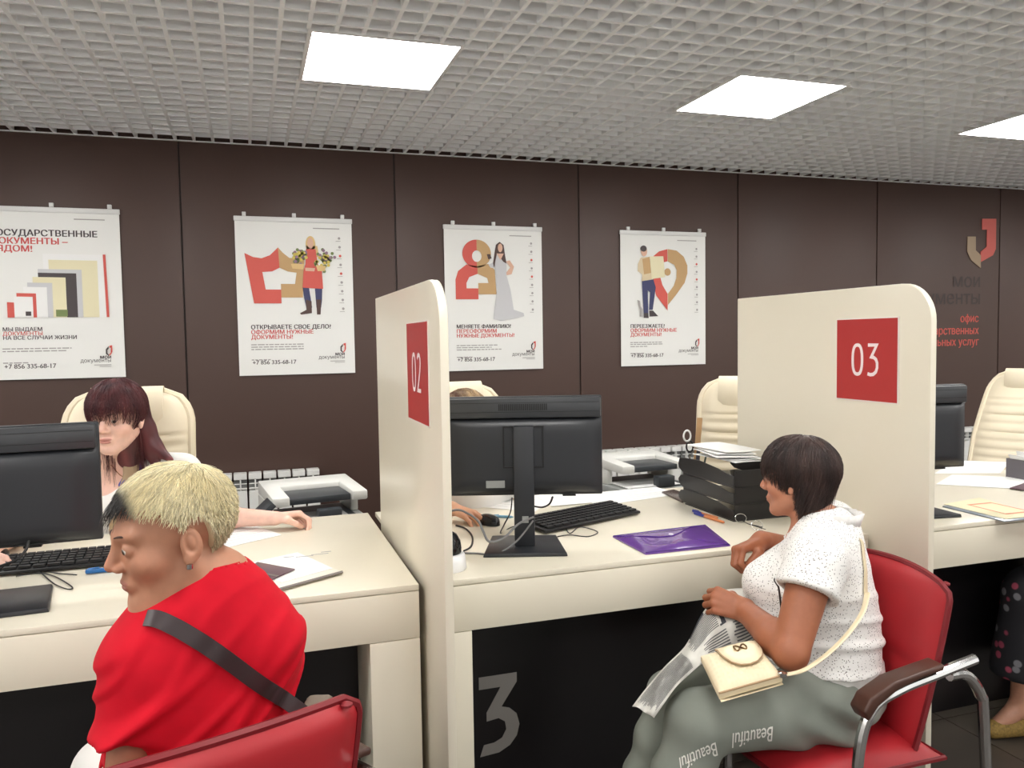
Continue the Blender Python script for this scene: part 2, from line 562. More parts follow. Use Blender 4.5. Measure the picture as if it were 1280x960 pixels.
def partition(x, n, label):
    t = thing('partition', label, 'partition', (x, 2.3, 0), 0)
    y0, y1, z1, r = 1.832, 2.800, 1.650, 0.115
    pts = [(y1, 0), (y1, z1)] + [(y0 + r - r * math.sin(a), z1 - r + r * math.cos(a)) for a in [math.pi / 2 * i / 10 for i in range(11)]] + [(y0, 0)]
    G().prism(pts, lambda a, b, k: (x + 0.022 * k, a, b)).build('board', M_white, t, world=True, bevel=0.003)
    sy0, sy1, sz0, sz1 = 1.955, 2.218, 1.288, 1.548
    G().box(x - 0.0025, x, sy0 - 0.004, sy1 + 0.004, sz0 - 0.004, sz1 + 0.004).build('sign_rim', M_signrim, t, world=True)
    G().box(x - 0.004, x - 0.0025, sy0, sy1, sz0, sz1).build('sign_plate', M_redsign, t, world=True)
    h_ = 0.094; zb = 1.371
    strokes = {'0': [[(0.24 + 0.225 * (abs(math.cos(a)) ** 0.75) * (1 if math.cos(a) > 0 else -1), 0.5 + 0.5 * (abs(math.sin(a)) ** 0.85) * (1 if math.sin(a) > 0 else -1)) for a in [2 * math.pi * i / 36 for i in range(36)]], True],
               '3': [[(0.03, 1.0), (0.43, 1.0), (0.19, 0.60), (0.30, 0.585), (0.40, 0.52), (0.455, 0.40), (0.455, 0.24), (0.40, 0.10), (0.28, 0.015), (0.15, 0.0), (0.02, 0.03)], False],
               '2': [[(0.03, 0.87), (0.10, 0.96), (0.22, 1.0), (0.34, 0.97), (0.42, 0.87), (0.43, 0.73), (0.37, 0.56), (0.22, 0.30), (0.03, 0.0), (0.47, 0.0)], False]}
    for j, ch in enumerate(n):
        st, closed = strokes[ch]
        yc = (sy0 + sy1) / 2 + 0.058 - j * 0.066
        m_ = len(st); wd = 0.0055; L_ = []; R_ = []
        for i, (a, b) in enumerate(st):
            p0 = st[i - 1] if (i or closed) else st[i]; p1 = st[(i + 1) % m_] if (i < m_ - 1 or closed) else st[i]
            d1 = Vector((a - p0[0], b - p0[1])); d2 = Vector((p1[0] - a, p1[1] - b))
            d1 = d1.normalized() if d1.length else d2.normalized(); d2 = d2.normalized() if d2.length else d1
            nn = Vector((-(d1 + d2).y, (d1 + d2).x)).normalized(); k_ = min(1 / max(0.35, nn.dot(Vector((-d1.y, d1.x)))), 1.8)
            L_.append((a * h_ + nn.x * wd * k_, b * h_ + nn.y * wd * k_)); R_.append((a * h_ - nn.x * wd * k_, b * h_ - nn.y * wd * k_))
        vs = [(x - 0.0046, yc - a, zb + b) for a, b in L_ + R_]
        g = G(); g.add(vs, [(i, (i + 1) % m_, m_ + (i + 1) % m_, m_ + i) for i in range(m_ if closed else m_ - 1)])
        g.build('sign_digit', M_pinkwhite, t, world=True, smooth=0, fix=False)
    return t
partition(0.425, '02', 'tall white partition board with red sign 02')
partition(1.8785, '03', 'tall white partition board with red sign 03')


# ================================================================== POSTERS ON THE WALL
M_paper = mat('poster_paper', (236, 236, 232), 0.45)
M_rail = mat('poster_rail', (226, 226, 224), 0.35)
P_red = mat('print_red', (212, 92, 82), 0.6); P_tan = mat('print_tan', (196, 160, 112), 0.6)
P_dark = mat('print_dark', (74, 66, 68), 0.6); P_rose = mat('print_rose_text', (206, 84, 82), 0.6)
P_grey = mat('print_grey', (168, 164, 162), 0.6); P_skin = mat('print_skin', (222, 180, 156), 0.6)
P_blond = mat('print_blond', (222, 190, 132), 0.6); P_green = mat('print_green', (120, 136, 84), 0.6)
P_navy = mat('print_navy', (62, 66, 104), 0.6); P_beige = mat('print_beige', (218, 200, 166), 0.6)
P_lace = mat('print_pale_grey', (204, 204, 206), 0.6); P_brownhair = mat('print_brown', (84, 62, 58), 0.6)
P_yellow = mat('print_yellow', (214, 196, 96), 0.6); P_cream = mat('print_cream', (232, 224, 188), 0.6)
P_mauve = mat('print_mauve', (150, 120, 140), 0.6); P_white = mat('print_white', (240, 240, 238), 0.6)
PY = 4.936
def circle(u, v, ru, rv, n=20, a0=0, a1=2 * math.pi):
    return [(u + ru * math.cos(a0 + (a1 - a0) * i / n), v + rv * math.sin(a0 + (a1 - a0) * i / n)) for i in range(n + (0 if abs(a1 - a0) > 6.2 else 1))]
class Poster:
    def __init__(s, label, x0, x1, z0, z1, clips):
        s.b = (x0, x1, z0, z1); s.layer = 0
        s.t = thing('poster', label, 'poster', ((x0 + x1) / 2, PY, z0), 0, 'white posters on the brown wall')
        G().box(x0, x1, PY, PY + 0.003, z0, z1).build('sheet', M_paper, s.t, world=True)
        G().box(x0 - 0.004, x1 + 0.004, PY - 0.006, PY + 0.008, z1 - 0.016, z1 + 0.012).build('hanging_rail', M_rail, s.t, world=True, bevel=0.003)
        for c in clips:
            xx = x0 + (x1 - x0) * c
            G().box(xx - 0.011, xx + 0.011, PY - 0.007, PY + 0.01, z1 + 0.0125, z1 + 0.036).build('clip', M_rail, s.t, world=True, bevel=0.002)
    def xz(s, u, v):
        x0, x1, z0, z1 = s.b
        return x0 + (x1 - x0) * u, z1 - (z1 - z0) * v
    def shape(s, name, polys, m):
        s.layer += 1
        y = PY - 0.0004 * s.layer - 0.0003
        g = G()
        for p in polys:
            n0 = len(g.v)
            q = [s.xz(u, v) for u, v in p]
            g.add([(a, y, b) for a, b in q], [tuple(range(len(q)))])
        bm = bmesh.new(); me = g.mesh(name, m, fix=False, smooth=0); bm.from_mesh(me)
        for f in bm.faces:
            f.normal_update()
            if f.normal.y > 0: f.normal_flip()
        bmesh.ops.triangulate(bm, faces=bm.faces)
        bm.to_mesh(me); bm.free()
        return link(name, me, s.t, world=True)
    def text(s, name, str_, u, v, size, m, align='LEFT', sx=1.0, bold=0.0):
        x, z = s.xz(u, v)
        return text(name, str_, size, (x, PY - 0.0006, z), (1, 0, 0), (0, 0, 1), m, s.t, align=align, sx=sx, bold=bold)
    def logo(s, u=0.9, v=0.86, k=1.0):
        x0, x1, z0, z1 = s.b
        s.shape('emblem', [[(u - 0.028, v - 0.035), (u - 0.005, v - 0.055), (u - 0.005, v - 0.04), (u - 0.016, v - 0.03), (u - 0.016, v - 0.012), (u - 0.006, v - 0.002), (u - 0.006, v + 0.006), (u - 0.028, v - 0.008)]], P_dark)
        s.shape('emblem', [[(u + 0.0, v - 0.056), (u + 0.022, v - 0.06), (u + 0.022, v - 0.022), (u + 0.014, v - 0.008), (u - 0.004, v + 0.006), (u - 0.004, v - 0.003), (u + 0.008, v - 0.014), (u + 0.011, v - 0.044), (u, v - 0.044)]], P_red)
        s.text('logo_text', 'мои', u + 0.01, v + 0.022, 0.030, P_dark, 'RIGHT', bold=0.0016)
        s.text('logo_text', 'документы', u + 0.01, v + 0.042, 0.030, P_dark, 'RIGHT', sx=0.95)
        s.shape('small_print', [[(u - 0.12, v + 0.056), (u + 0.01, v + 0.056), (u + 0.01, v + 0.060), (u - 0.12, v + 0.060)], [(u - 0.08, v + 0.066), (u + 0.01, v + 0.066), (u + 0.01, v + 0.069), (u - 0.08, v + 0.069)]], P_grey)
    def lines(s, rows, m=None):
        for i, (u0, u1, v) in enumerate(rows):
            g = []
            u = u0; rnd = random.Random(int(v * 1000))
            while u < u1:
                l = rnd.uniform(0.02, 0.06)
                g.append([(u, v), (min(u + l, u1), v), (min(u + l, u1), v + 0.0065), (u, v + 0.0065)])
                u += l + 0.008
            s.shape('small_print', g, m or P_grey)
    def icons(s, us, v0, v1, n=9):
        for i in range(n):
            v = v0 + (v1 - v0) * i / (n - 1)
            u = us[0] + (us[1] - us[0]) * i / (n - 1)
            s.shape('icon', [circle(u, v, 0.012, 0.009, 6 + i % 3)], P_red if i in (2, 4) else P_grey)
            s.shape('small_print', [[(u - 0.03, v + 0.017), (u + 0.012, v + 0.017), (u + 0.012, v + 0.02), (u - 0.03, v + 0.02)]], P_grey)
def common(p, h1, reds, u, v, dv, size, body, phone_v):
    p.text('headline', h1, u, v, size, P_dark, bold=0.0024)
    for i, r in enumerate(reds):
        p.text('headline', r, u, v + dv * (i + 1), size, P_rose, bold=0.0018)
    p.lines(body)
    p.lines([(u, u + 0.16, phone_v - 0.033)])
    p.text('phone_number', '+7 856 335-68-17', u + 0.005, phone_v, 0.034, P_dark, bold=0.0014)
    p.shape('small_print', [[(0.66, 0.05), (0.89, 0.05), (0.89, 0.056), (0.66, 0.056)]], P_grey)
    p.logo()

p = Poster('poster picturing a row of documents, cut by the left edge of the photo', -1.312, -0.652, 1.326, 2.240, (0.1, 0.5, 0.93))
p.text('headline', 'ГОСУДАРСТВЕННЫЕ', 0.045, 0.158, 0.047, P_dark, bold=0.003, sx=1.06)
p.text('headline', 'ДОКУМЕНТЫ –', 0.045, 0.205, 0.047, P_rose, bold=0.003, sx=1.06)
p.text('headline', 'РЯДОМ!', 0.045, 0.25, 0.047, P_rose, bold=0.003, sx=1.06)
p.lines([(0.10, 0.60, 0.815), (0.10, 0.56, 0.83)]); p.lines([(0.1, 0.28, 0.898)])
p.text('headline', 'МЫ ВЫДАЕМ', 0.105, 0.715, 0.029, P_dark, bold=0.0014)
p.text('headline', 'ДОКУМЕНТЫ', 0.105, 0.74, 0.029, P_rose, bold=0.001)
p.text('headline', 'НА ВСЕ СЛУЧАИ ЖИЗНИ', 0.105, 0.765, 0.029, P_dark, bold=0.0014)
p.text('phone_number', '+7 856 335-68-17', 0.105, 0.935, 0.034, P_dark, bold=0.0014)
p.shape('small_print', [[(0.66, 0.05), (0.89, 0.05), (0.89, 0.056), (0.66, 0.056)]], P_grey)
for (u0, u1, v0, m) in ((0.42, 0.885, 0.26, P_white), (0.46, 0.82, 0.295, P_cream), (0.38, 0.70, 0.35, P_lace), (0.38, 0.66, 0.372, P_dark), (0.34, 0.58, 0.397, P_cream),
                        (0.30, 0.48, 0.43, P_lace), (0.27, 0.44, 0.455, P_white), (0.22, 0.36, 0.492, P_red), (0.20, 0.335, 0.512, P_white), (0.15, 0.20, 0.545, P_red)):
    p.shape('pictured_document', [[(u0, v0), (u1, v0 + 0.002), (u1, 0.635), (u0, 0.635)]], m)
p.shape('pictured_spine', [[(0.865, 0.26), (0.885, 0.26), (0.895, 0.635), (0.875, 0.635)]], P_red)
p.shape('pictured_page', [[(0.50, 0.59), (0.585, 0.59), (0.585, 0.63), (0.50, 0.63)]], P_green)
p.shape('pictured_page', [[(0.28, 0.60), (0.32, 0.60), (0.32, 0.625), (0.28, 0.625)]], P_dark)
p.logo(0.885, 0.865)

p = Poster('poster with a red and tan crown and a woman holding flowers', -0.05, 0.617, 1.3135, 2.226, (0.08, 0.5, 0.92))
common(p, 'ОТКРЫВАЕТЕ СВОЕ ДЕЛО?', ['ОФОРМИМ НУЖНЫЕ', 'ДОКУМЕНТЫ!'], 0.105, 0.704, 0.032, 0.0345, [(0.105, 0.55, 0.80), (0.105, 0.55, 0.815), (0.105, 0.55, 0.83)], 0.93)
U = lambda x, y: ((x - 58) / 638, (y - 58) / 850)
q = lambda *a: [U(*b) for b in a]
p.shape('crown_emblem', [q((105, 245), (150, 266), (195, 272), (240, 255), (285, 212), (290, 322), (250, 342), (197, 346), (212, 441), (295, 441), (295, 516), (148, 516))], P_red)
p.shape('crown_emblem', [q((285, 212), (310, 240), (345, 268), (428, 272), (412, 484), (295, 484), (295, 410), (372, 410), (382, 348), (335, 342), (290, 322))], P_tan)
p.shape('pictured_jeans', [q((412, 425), (448, 432), (458, 505), (462, 540), (430, 540), (420, 490)), q((480, 432), (522, 425), (518, 500), (512, 540), (486, 540))], P_navy)
p.shape('pictured_boots', [q((428, 495), (460, 505), (460, 570), (400, 578), (394, 570), (430, 552)), q((486, 495), (514, 495), (508, 578), (488, 578))], P_brownhair)
p.shape('pictured_hair', [circle(*U(463, 190), 0.042, 0.052), q((440, 200), (500, 200), (508, 260), (436, 262))], P_blond)
p.shape('pictured_apron', [q((438, 218), (490, 218), (500, 300), (522, 330), (526, 436), (412, 430), (420, 340), (432, 300))], P_red)
p.shape('pictured_face', [circle(*U(462, 186), 0.026, 0.034), q((430, 320), (485, 322), (480, 340), (430, 338))], P_skin)
rnd = random.Random(4)
for m, nn in ((P_green, 34), (P_mauve, 12), (P_yellow, 12)):
    f_ = p.shape('pictured_flowers', [circle(*U(rnd.gauss(395, 22), rnd.gauss(262, 20)), 0.015, 0.011, 6) for _ in range(nn)] + [circle(*U(rnd.gauss(535, 24), rnd.gauss(270, 20)), 0.015, 0.011, 6) for _ in range(nn)], m)
    tag(f_, kind='stuff')
p.shape('pictured_basket', [q((352, 300), (426, 300), (418, 330), (360, 326))], P_blond)
p.shape('pictured_basket', [q((490, 305), (545, 310), (538, 338), (498, 338))], P_blond)
p.icons((0.885, 0.905), 0.115, 0.575)

p = Poster('poster with a red and tan figure sign and a woman in a white wedding gown', 1.186, 1.836, 1.307, 2.213, (0.09, 0.5, 0.93))
common(p, 'МЕНЯЕТЕ ФАМИЛИЮ?', ['ПЕРЕОФОРМИМ', 'НУЖНЫЕ ДОКУМЕНТЫ!'], 0.105, 0.704, 0.032, 0.033, [(0.105, 0.52, 0.82), (0.105, 0.46, 0.835), (0.105, 0.56, 0.85)], 0.935)
U = lambda x, y: ((x - 72) / 588, (y - 68) / 856)
p.shape('person_sign', [circle(*U(262, 225), 0.145, 0.097, 20, math.pi / 2, math.pi * 1.5) + q((262, 205)) + circle(*U(262, 240), 0.048, 0.04, 12, math.pi * 1.5, math.pi / 2),
        q((265, 300), (200, 290), (150, 330), (134, 380), (134, 497), (268, 497), (268, 432), (198, 432), (198, 400), (215, 365), (265, 345))], P_red)
p.shape('person_sign', [circle(*U(262, 225), 0.145, 0.097, 20, math.pi / 2, -math.pi / 2) + q((262, 205)) + circle(*U(262, 240), 0.048, 0.04, 12, -math.pi / 2, math.pi / 2),
        q((265, 300), (330, 285), (368, 320), (372, 400), (378, 467), (268, 467), (268, 400), (330, 400), (322, 370), (265, 345))], P_tan)
p.shape('pictured_gown', [q((372, 230), (432, 230), (440, 300), (438, 350), (462, 440), (480, 560), (540, 580), (545, 600), (470, 615), (400, 628), (355, 615), (362, 560), (380, 440), (374, 340), (370, 290)), q((330, 290), (372, 270), (372, 300), (345, 310))], P_lace)
p.shape('pictured_hair', [q((378, 170), (400, 152), (424, 170), (432, 230), (440, 282), (420, 270), (384, 220), (372, 270), (365, 310), (358, 280), (368, 225))], P_brownhair)
p.shape('pictured_face', [circle(*U(403, 188), 0.024, 0.03), q((436, 268), (460, 262), (485, 300), (470, 345), (440, 352), (438, 335), (462, 305)), q((380, 222), (424, 222), (404, 262))], P_skin)
p.shape('pictured_booklet', [q((322, 228), (342, 226), (350, 252), (330, 258))], P_brownhair)
p.icons((0.885, 0.89), 0.105, 0.575)

p = Poster('poster with a red and tan map pin and a man carrying a box, rightmost poster', 2.40, 3.052, 1.307, 2.211, (0.09, 0.5, 0.93))
common(p, 'ПЕРЕЕЗЖАЕТЕ?', ['ОФОРМИМ НУЖНЫЕ', 'ДОКУМЕНТЫ!'], 0.105, 0.714, 0.032, 0.0345, [(0.105, 0.48, 0.82), (0.105, 0.48, 0.834), (0.105, 0.31, 0.85)], 0.935)
U = lambda x, y: ((x - 74) / 532, (y - 60) / 830)
p.shape('map_pin', [q((362, 160), (310, 175), (275, 205), (262, 260), (268, 340), (290, 450), (362, 545), (362, 440), (330, 385), (315, 330), (320, 265), (340, 242), (362, 236))], P_red)
p.shape('map_pin', [q((364, 160), (420, 168), (465, 205), (488, 260), (488, 310), (470, 370), (420, 440), (364, 510), (364, 440), (400, 390), (418, 340), (420, 290), (405, 258), (364, 236)), circle(*U(362, 303), 0.038, 0.028)], P_tan)
p.shape('pictured_jeans', [q((202, 360), (272, 345), (288, 400), (268, 540), (245, 540), (252, 430), (238, 420), (240, 560), (212, 562))], P_navy)
p.shape('pictured_shoes', [q((212, 560), (240, 560), (242, 592), (212, 590)), q((246, 545), (270, 545), (302, 580), (248, 582))], P_dark)
p.shape('pictured_shirt', [q((196, 215), (250, 210), (262, 300), (272, 350), (200, 362), (205, 320), (176, 300), (178, 255))], P_beige)
p.shape('pictured_vest', [q((205, 225), (250, 210), (258, 310), (215, 320))], P_tan)
p.shape('pictured_head', [circle(*U(216, 178), 0.036, 0.036)], P_skin)
p.shape('pictured_hair', [circle(*U(213, 160), 0.036, 0.023)], P_dark)
p.shape('pictured_box', [q((250, 208), (335, 205), (345, 335), (262, 348))], P_cream)
p.shape('pictured_dog', [q((172, 478), (188, 485), (192, 515), (205, 540), (204, 582), (186, 582), (188, 540), (178, 510))], P_grey)
p.icons((0.885, 0.885), 0.115, 0.58)

# the office emblem and lettering on the wall
M_wred = mat('wall_print_red', (196, 88, 78), 0.5); M_wtan = mat('wall_print_tan', (160, 138, 112), 0.5); M_wdark = mat('wall_print_dark', (58, 44, 42), 0.45)
t = thing('wall_sign', 'red and tan shield emblem with office lettering on the brown wall at right', 'sign', (5.2, 4.943, 1.5))
def flat(name, pts, m, y):
    g = G(); g.prism([(p_[0], p_[2]) for p_ in pts], lambda a, b, k: (a, y + 0.004 * k, b))
    return g.build(name, m, t, world=True, smooth=0)
flat('emblem_half', [(5.571,4.943,2.399), (5.717,4.943,2.404), (5.718,4.943,2.165), (5.690,4.943,2.114), (5.564,4.943,2.058), (5.562,4.943,2.140), (5.622,4.943,2.180), (5.623,4.943,2.315), (5.573,4.943,2.314)], M_wred, 4.944)
flat('emblem_half', [(5.423,4.943,2.255), (5.508,4.943,2.258), (5.510,4.943,2.150), (5.563,4.943,2.112), (5.565,4.943,2.009), (5.462,4.943,2.072), (5.423,4.943,2.140)], M_wtan, 4.944)
for s_, q_, m, sz, sx_ in (('мои', (5.570,4.943,1.858), M_wdark, 0.15, 1.0), ('документы', (5.573,4.943,1.725), M_wdark, 0.15, 1.0), ('офис', (5.555,4.943,1.582), M_wred, 0.088, 0.9), ('государственных', (5.557,4.943,1.486), M_wred, 0.088, 0.9), ('и муниципальных услуг', (5.559,4.943,1.397), M_wred, 0.088, 0.9)):
    text('office_lettering', s_, sz, (q_[0], 4.9485, q_[2]), (1, 0, 0), (0, 0, 1), m, t, align='RIGHT', sx=sx_, bold=0.004)

# ================================================================== RADIATORS
M_rad = mat('radiator_white', (226, 226, 222), 0.4)
M_radgrey = mat('radiator_fin_grey', (120, 122, 120), 0.6)
g = G()
g.box(-0.036, 0.036, -0.004, 0.004, 0.10, 0.50)        # lower front plate
g.box(-0.036, 0.036, -0.004, 0.075, 0.565, 0.60)       # head
g.box(-0.036, 0.036, -0.004, 0.004, 0.508, 0.518)
g.box(-0.036, 0.036, -0.002, 0.004, 0.538, 0.544)
g.box(-0.004, 0.004, -0.004, 0.07, 0.10, 0.565)        # web
g.box(-0.018, 0.018, 0.03, 0.07, 0.10, 0.14)
g.box(-0.034, 0.034, 0.04, 0.048, 0.12, 0.565)         # rear plate
sec_me = g.mesh('section', M_rad, bevel=0.003, seg=1)
g = G(); g.box(-0.0362, 0.0362, 0.02, 0.036, 0.515, 0.56)
fin_me = g.mesh('fin', M_radgrey, smooth=0)
for x0, n, lab in ((-0.27, 8, 'white sectional radiator behind the left printer'), (2.16, 10, 'white sectional radiator behind the printer beside the black letter trays'), (5.08, 8, 'white sectional radiator below the wall lettering at right')):
    t = thing('radiator', lab, 'radiator', (x0 + 0.041 * n, 4.86, 0.15), 0, 'white wall radiators')
    for i in range(n):
        s_ = link('section', sec_me, t); s_.location = (0.082 * (i - (n - 1) / 2), 0, 0)
        link('fin', fin_me, s_)
    G().tube([(-0.041 * n, 0.03, 0.07), (0.041 * n, 0.03, 0.07)], 0.012, 8).build('header_pipe', M_rad, t)
    for e in (-1, 1):
        G().box(e * 0.03 * n - 0.01, e * 0.03 * n + 0.01, 0.0735, 0.0895, 0.3, 0.33).build('bracket', M_rad, t)

# ================================================================== BEIGE EXECUTIVE CHAIRS
M_beige = mat('beige_leather', (224, 212, 186), 0.45, bump=(180, 0.04), var=(6, 0.03))
M_chrome = mat('chrome', (200, 200, 200), 0.12, metal=1.0)
M_blackp = mat('black_plastic', (26, 26, 28), 0.4)
def exec_chair(label, loc, rz, recline=0.0):
    t = thing('office_chair', label, 'chair', loc, rz, 'beige executive chairs behind the counters')
    def half_w(v):
        w = 0.185 + 0.032 * min(1, v / 0.5)
        if v > 0.84:
            q_ = (v - 0.84) / 0.16
            w = w - 0.10 * (1 - math.sqrt(max(0, 1 - q_ * q_)))
        return w
    def lean(v): return 0.20 + (0.10 + recline) * v + 0.03 * math.cos(v * 5)
    zb, zt = 0.52, 1.30
    def front(u, v):
        x = (2 * u - 1)
        rib = 0.016 * abs(math.sin(math.pi * v / 0.062)) ** 0.6 if v < 0.80 else 0.018
        edge = (1 - abs(x) ** 6)
        return (x * half_w(v), lean(v) - 0.035 * edge - rib * edge, zb + (zt - zb) * v)
    g = G(); g.grid(front, 14, 88)
    def rear(u, v):
        x = (1 - 2 * u)
        return (x * half_w(v), lean(v) + 0.03 * (1 - abs(x) ** 4) + 0.012, zb + (zt - zb) * v)
    g.grid(rear, 14, 22)
    nf = 15 * 89
    b = g.build('backrest', M_beige, t, smooth=60)
    # edge welt that closes front and rear
    path = [(half_w(v / 30) * s_, lean(v / 30) + 0.006, zb + (zt - zb) * v / 30) for s_, rng in ((-1, range(0, 31)), (1, range(30, -1, -1))) for v in rng]
    G().tube(path, 0.018, 8, closed=True).build('welt', M_beige, b)
    g = G()
    def pillow(u, v):
        x = 2 * u - 1
        a = v * math.pi * 1.35 - 0.25
        return (x * 0.125, lean(0.9) - 0.015 - 0.055 * math.sin(a) * (1 - 0.25 * x ** 6), 1.222 + 0.105 * -math.cos(a) * 0.98)
    g.grid(pillow, 10, 14, thick=(0, 0.012, 0))
    g.build('headrest', M_beige, t, smooth=60)
    g = G()
    def seat(u, v):
        x, y = 2 * u - 1, 2 * v - 1
        return (x * 0.235, y * 0.225 - 0.02, 0.50 + 0.055 * (1 - x ** 6) * (1 - y ** 6) + 0.008 * abs(math.sin(v * 12)))
    g.grid(seat, 12, 24, thick=(0, 0, -0.09))
    g.build('seat', M_beige, t, smooth=60)
    for s_ in (-1, 1):
        a = G().tube(spline([(s_ * 0.20, 0.17, 0.52), (s_ * 0.27, 0.17, 0.55), (s_ * 0.275, 0.16, 0.68), (s_ * 0.275, 0.06, 0.72), (s_ * 0.275, -0.12, 0.71), (s_ * 0.27, -0.17, 0.66), (s_ * 0.2, -0.14, 0.48)], 5), 0.013, 8).build('arm', M_chrome, t)
        G().tube([(s_ * 0.275, 0.10, 0.735), (s_ * 0.275, -0.02, 0.742), (s_ * 0.275, -0.13, 0.735)], [0.02, 0.024, 0.02], 8, flat=0.6).build('arm_pad', M_blackp, a)
    G().lathe([(0.03, 0.13), (0.03, 0.40), (0.06, 0.405), (0.06, 0.43)], 14).build('gas_column', M_blackp, t)
    b = G().lathe([(0.05, 0.08), (0.05, 0.13), (0.035, 0.14)], 14).build('base', M_chrome, t)
    for i in range(5):
        a = 2 * math.pi * i / 5 + 0.3
        G().tube([(0.04 * math.cos(a), 0.04 * math.sin(a), 0.11), (0.29 * math.cos(a), 0.29 * math.sin(a), 0.075)], [0.024, 0.014], 8).build('base_leg', M_chrome, b)
        G().tube([(0.29 * math.cos(a) - 0.012 * math.sin(a), 0.29 * math.sin(a) + 0.012 * math.cos(a), 0.03), (0.29 * math.cos(a) + 0.012 * math.sin(a), 0.29 * math.sin(a) - 0.012 * math.cos(a), 0.03)], 0.03, 12).build('caster', M_blackp, b)
    return t
exec_chair('beige executive chair with the long haired clerk seated in it', (-0.445, 3.06, 0.02), R(-2))
exec_chair('beige executive chair behind the middle monitor', (0.835, 3.06, 0.0), R(2))
exec_chair('empty beige executive chair half hidden by partition 03', (2.13, 3.16, -0.02), R(-40))
exec_chair('empty beige executive chair leaning back at the right edge of the photo', (3.82, 3.35, -0.05), R(-66), 0.55)

# ================================================================== RED VISITOR CHAIRS
M_redl = mat('red_leatherette', (172, 34, 42), 0.42, var=(9, 0.05), bump=(220, 0.03))
M_seam = mat('red_seam', (122, 22, 30), 0.5)
M_wood = mat('dark_brown_wood', (74, 46, 36), 0.38, var=(14, 0.12))
def visitor_chair(label, loc, rz):
    t = thing('visitor_chair', label, 'chair', loc, rz, 'red visitor chairs before the counters')
    zt = 0.425
    def half_w(v):
        w = 0.205 + 0.022 * v
        if v > 0.90:
            q_ = (v - 0.90) / 0.10
            w -= 0.035 * (1 - math.sqrt(max(0, 1 - q_ * q_)))
        return w
    def yb(x, v): return -0.085 - 0.095 * v + 0.04 * (v - 0.5) ** 2 + 0.035 * x * x
    g = G()
    def front(u, v):
        x = 2 * u - 1
        e = (1 - abs(x) ** 8) * (1 - abs(2 * v - 1) ** 14)
        dent = -0.008 * math.exp(-((v - 0.46) / 0.018) ** 2)
        return (x * half_w(v), yb(x, v) + 0.026 * e + dent * e, 0.44 + zt * v + 0.012 * (1 - x * x) * v)
    def rear(u, v):
        x = 1 - 2 * u
        e = (1 - abs(x) ** 8) * (1 - abs(2 * v - 1) ** 14)
        return (x * half_w(v), yb(x, v) - 0.026 * e, 0.44 + zt * v + 0.012 * (1 - x * x) * v)
    g.grid(front, 16, 36); g.grid(rear, 16, 24)
    b = g.build('backrest', M_redl, t, smooth=70)
    path = [(s_ * half_w(v / 24), yb(s_, v / 24), 0.44 + zt * v / 24) for s_, rng in ((-1, range(0, 25)),) for v in rng]
    path += [(x / 8 * half_w(1), yb(x / 8, 1), 0.44 + zt + 0.012 * (1 - (x / 8) ** 2)) for x in range(-7, 8)]
    path += [(half_w(v / 24), yb(1, v / 24), 0.44 + zt * v / 24) for v in range(24, -1, -1)]
    G().tube(path, 0.008, 6).build('piping', M_seam, b)
    for s_ in (-1, 1):
        G().lathe([(0.004, 0), (0.011, 0.002), (0.011, 0.006), (0.004, 0.01)], 10, (s_ * 0.19, yb(0.8, 0.985) - 0.006, 0.856)).build('button', M_seam, b)
    g = G()
    def seat(u, v):
        x, y = 2 * u - 1, 2 * v - 1
        e = (1 - abs(x) ** 8) * (1 - abs(y) ** 8)
        fr = 0.03 * max(0, y) ** 3
        return (x * (0.235 - 0.02 * max(0, y) ** 4), y * 0.21 + 0.100, 0.435 + 0.035 * e - fr)
    def seatb(u, v):
        x, y = 1 - 2 * u, 2 * v - 1
        fr = 0.03 * max(0, y) ** 3
        e = (1 - abs(x) ** 8) * (1 - abs(y) ** 8)
        return (x * (0.235 - 0.02 * max(0, y) ** 4), y * 0.21 + 0.100, 0.435 - 0.035 * e - fr)
    g.grid(seat, 16, 16); g.grid(seatb, 16, 16)
    s0 = g.build('seat', M_redl, t, smooth=70)
    path = [(x * 0.235, -0.11, 0.435) for x in (-1, -0.5, 0, 0.5, 1)] + [(0.232, 0.14, 0.433), (0.215, 0.302, 0.41), (0, 0.312, 0.405), (-0.215, 0.302, 0.41), (-0.232, 0.14, 0.433)]
    G().tube(path, 0.007, 6, closed=True).build('piping', M_seam, s0)
    for s_ in (-1, 1):
        a = G().tube(spline([(s_ * 0.268, 0.19, 0.012), (s_ * 0.268, 0.19, 0.35), (s_ * 0.268, 0.184, 0.52), (s_ * 0.268, 0.148, 0.615), (s_ * 0.268, 0.07, 0.650), (s_ * 0.268, -0.05, 0.672), (s_ * 0.268, -0.165, 0.692)], 6), 0.0135, 10).build('front_leg', M_chrome, t)
        G().tube(spline([(s_ * 0.268, -0.085, 0.662), (s_ * 0.268, -0.14, 0.655), (s_ * 0.268, -0.185, 0.60), (s_ * 0.268, -0.20, 0.52), (s_ * 0.268, -0.235, 0.012)], 6), 0.0135, 10).build('rear_leg', M_chrome, t)
        pad = [(0.178, 0.600), (0.192, 0.625), (0.172, 0.655), (0.105, 0.684), (0.02, 0.697), (-0.045, 0.706), (-0.045, 0.690), (0.02, 0.681), (0.095, 0.662), (0.150, 0.632)]
        G().prism(pad, lambda a_, b_, k: (s_ * 0.268 - 0.026 + 0.052 * k, a_, b_)).build('arm_pad', M_wood, t, bevel=0.006, seg=3)
        G().tube([(s_ * 0.268, 0.1, 0.41), (0, 0.1, 0.392), (-s_ * 0.268, 0.1, 0.41)][:2], 0.01, 8).build('seat_rail', M_chrome, t)
    return t
visitor_chair('red visitor chair holding the woman in the speckled white blouse', (1.52, 1.765, 0), R(90))
visitor_chair('red visitor chair at bottom, under the woman in the red shirt', (-0.085, 1.49, 0), R(20))

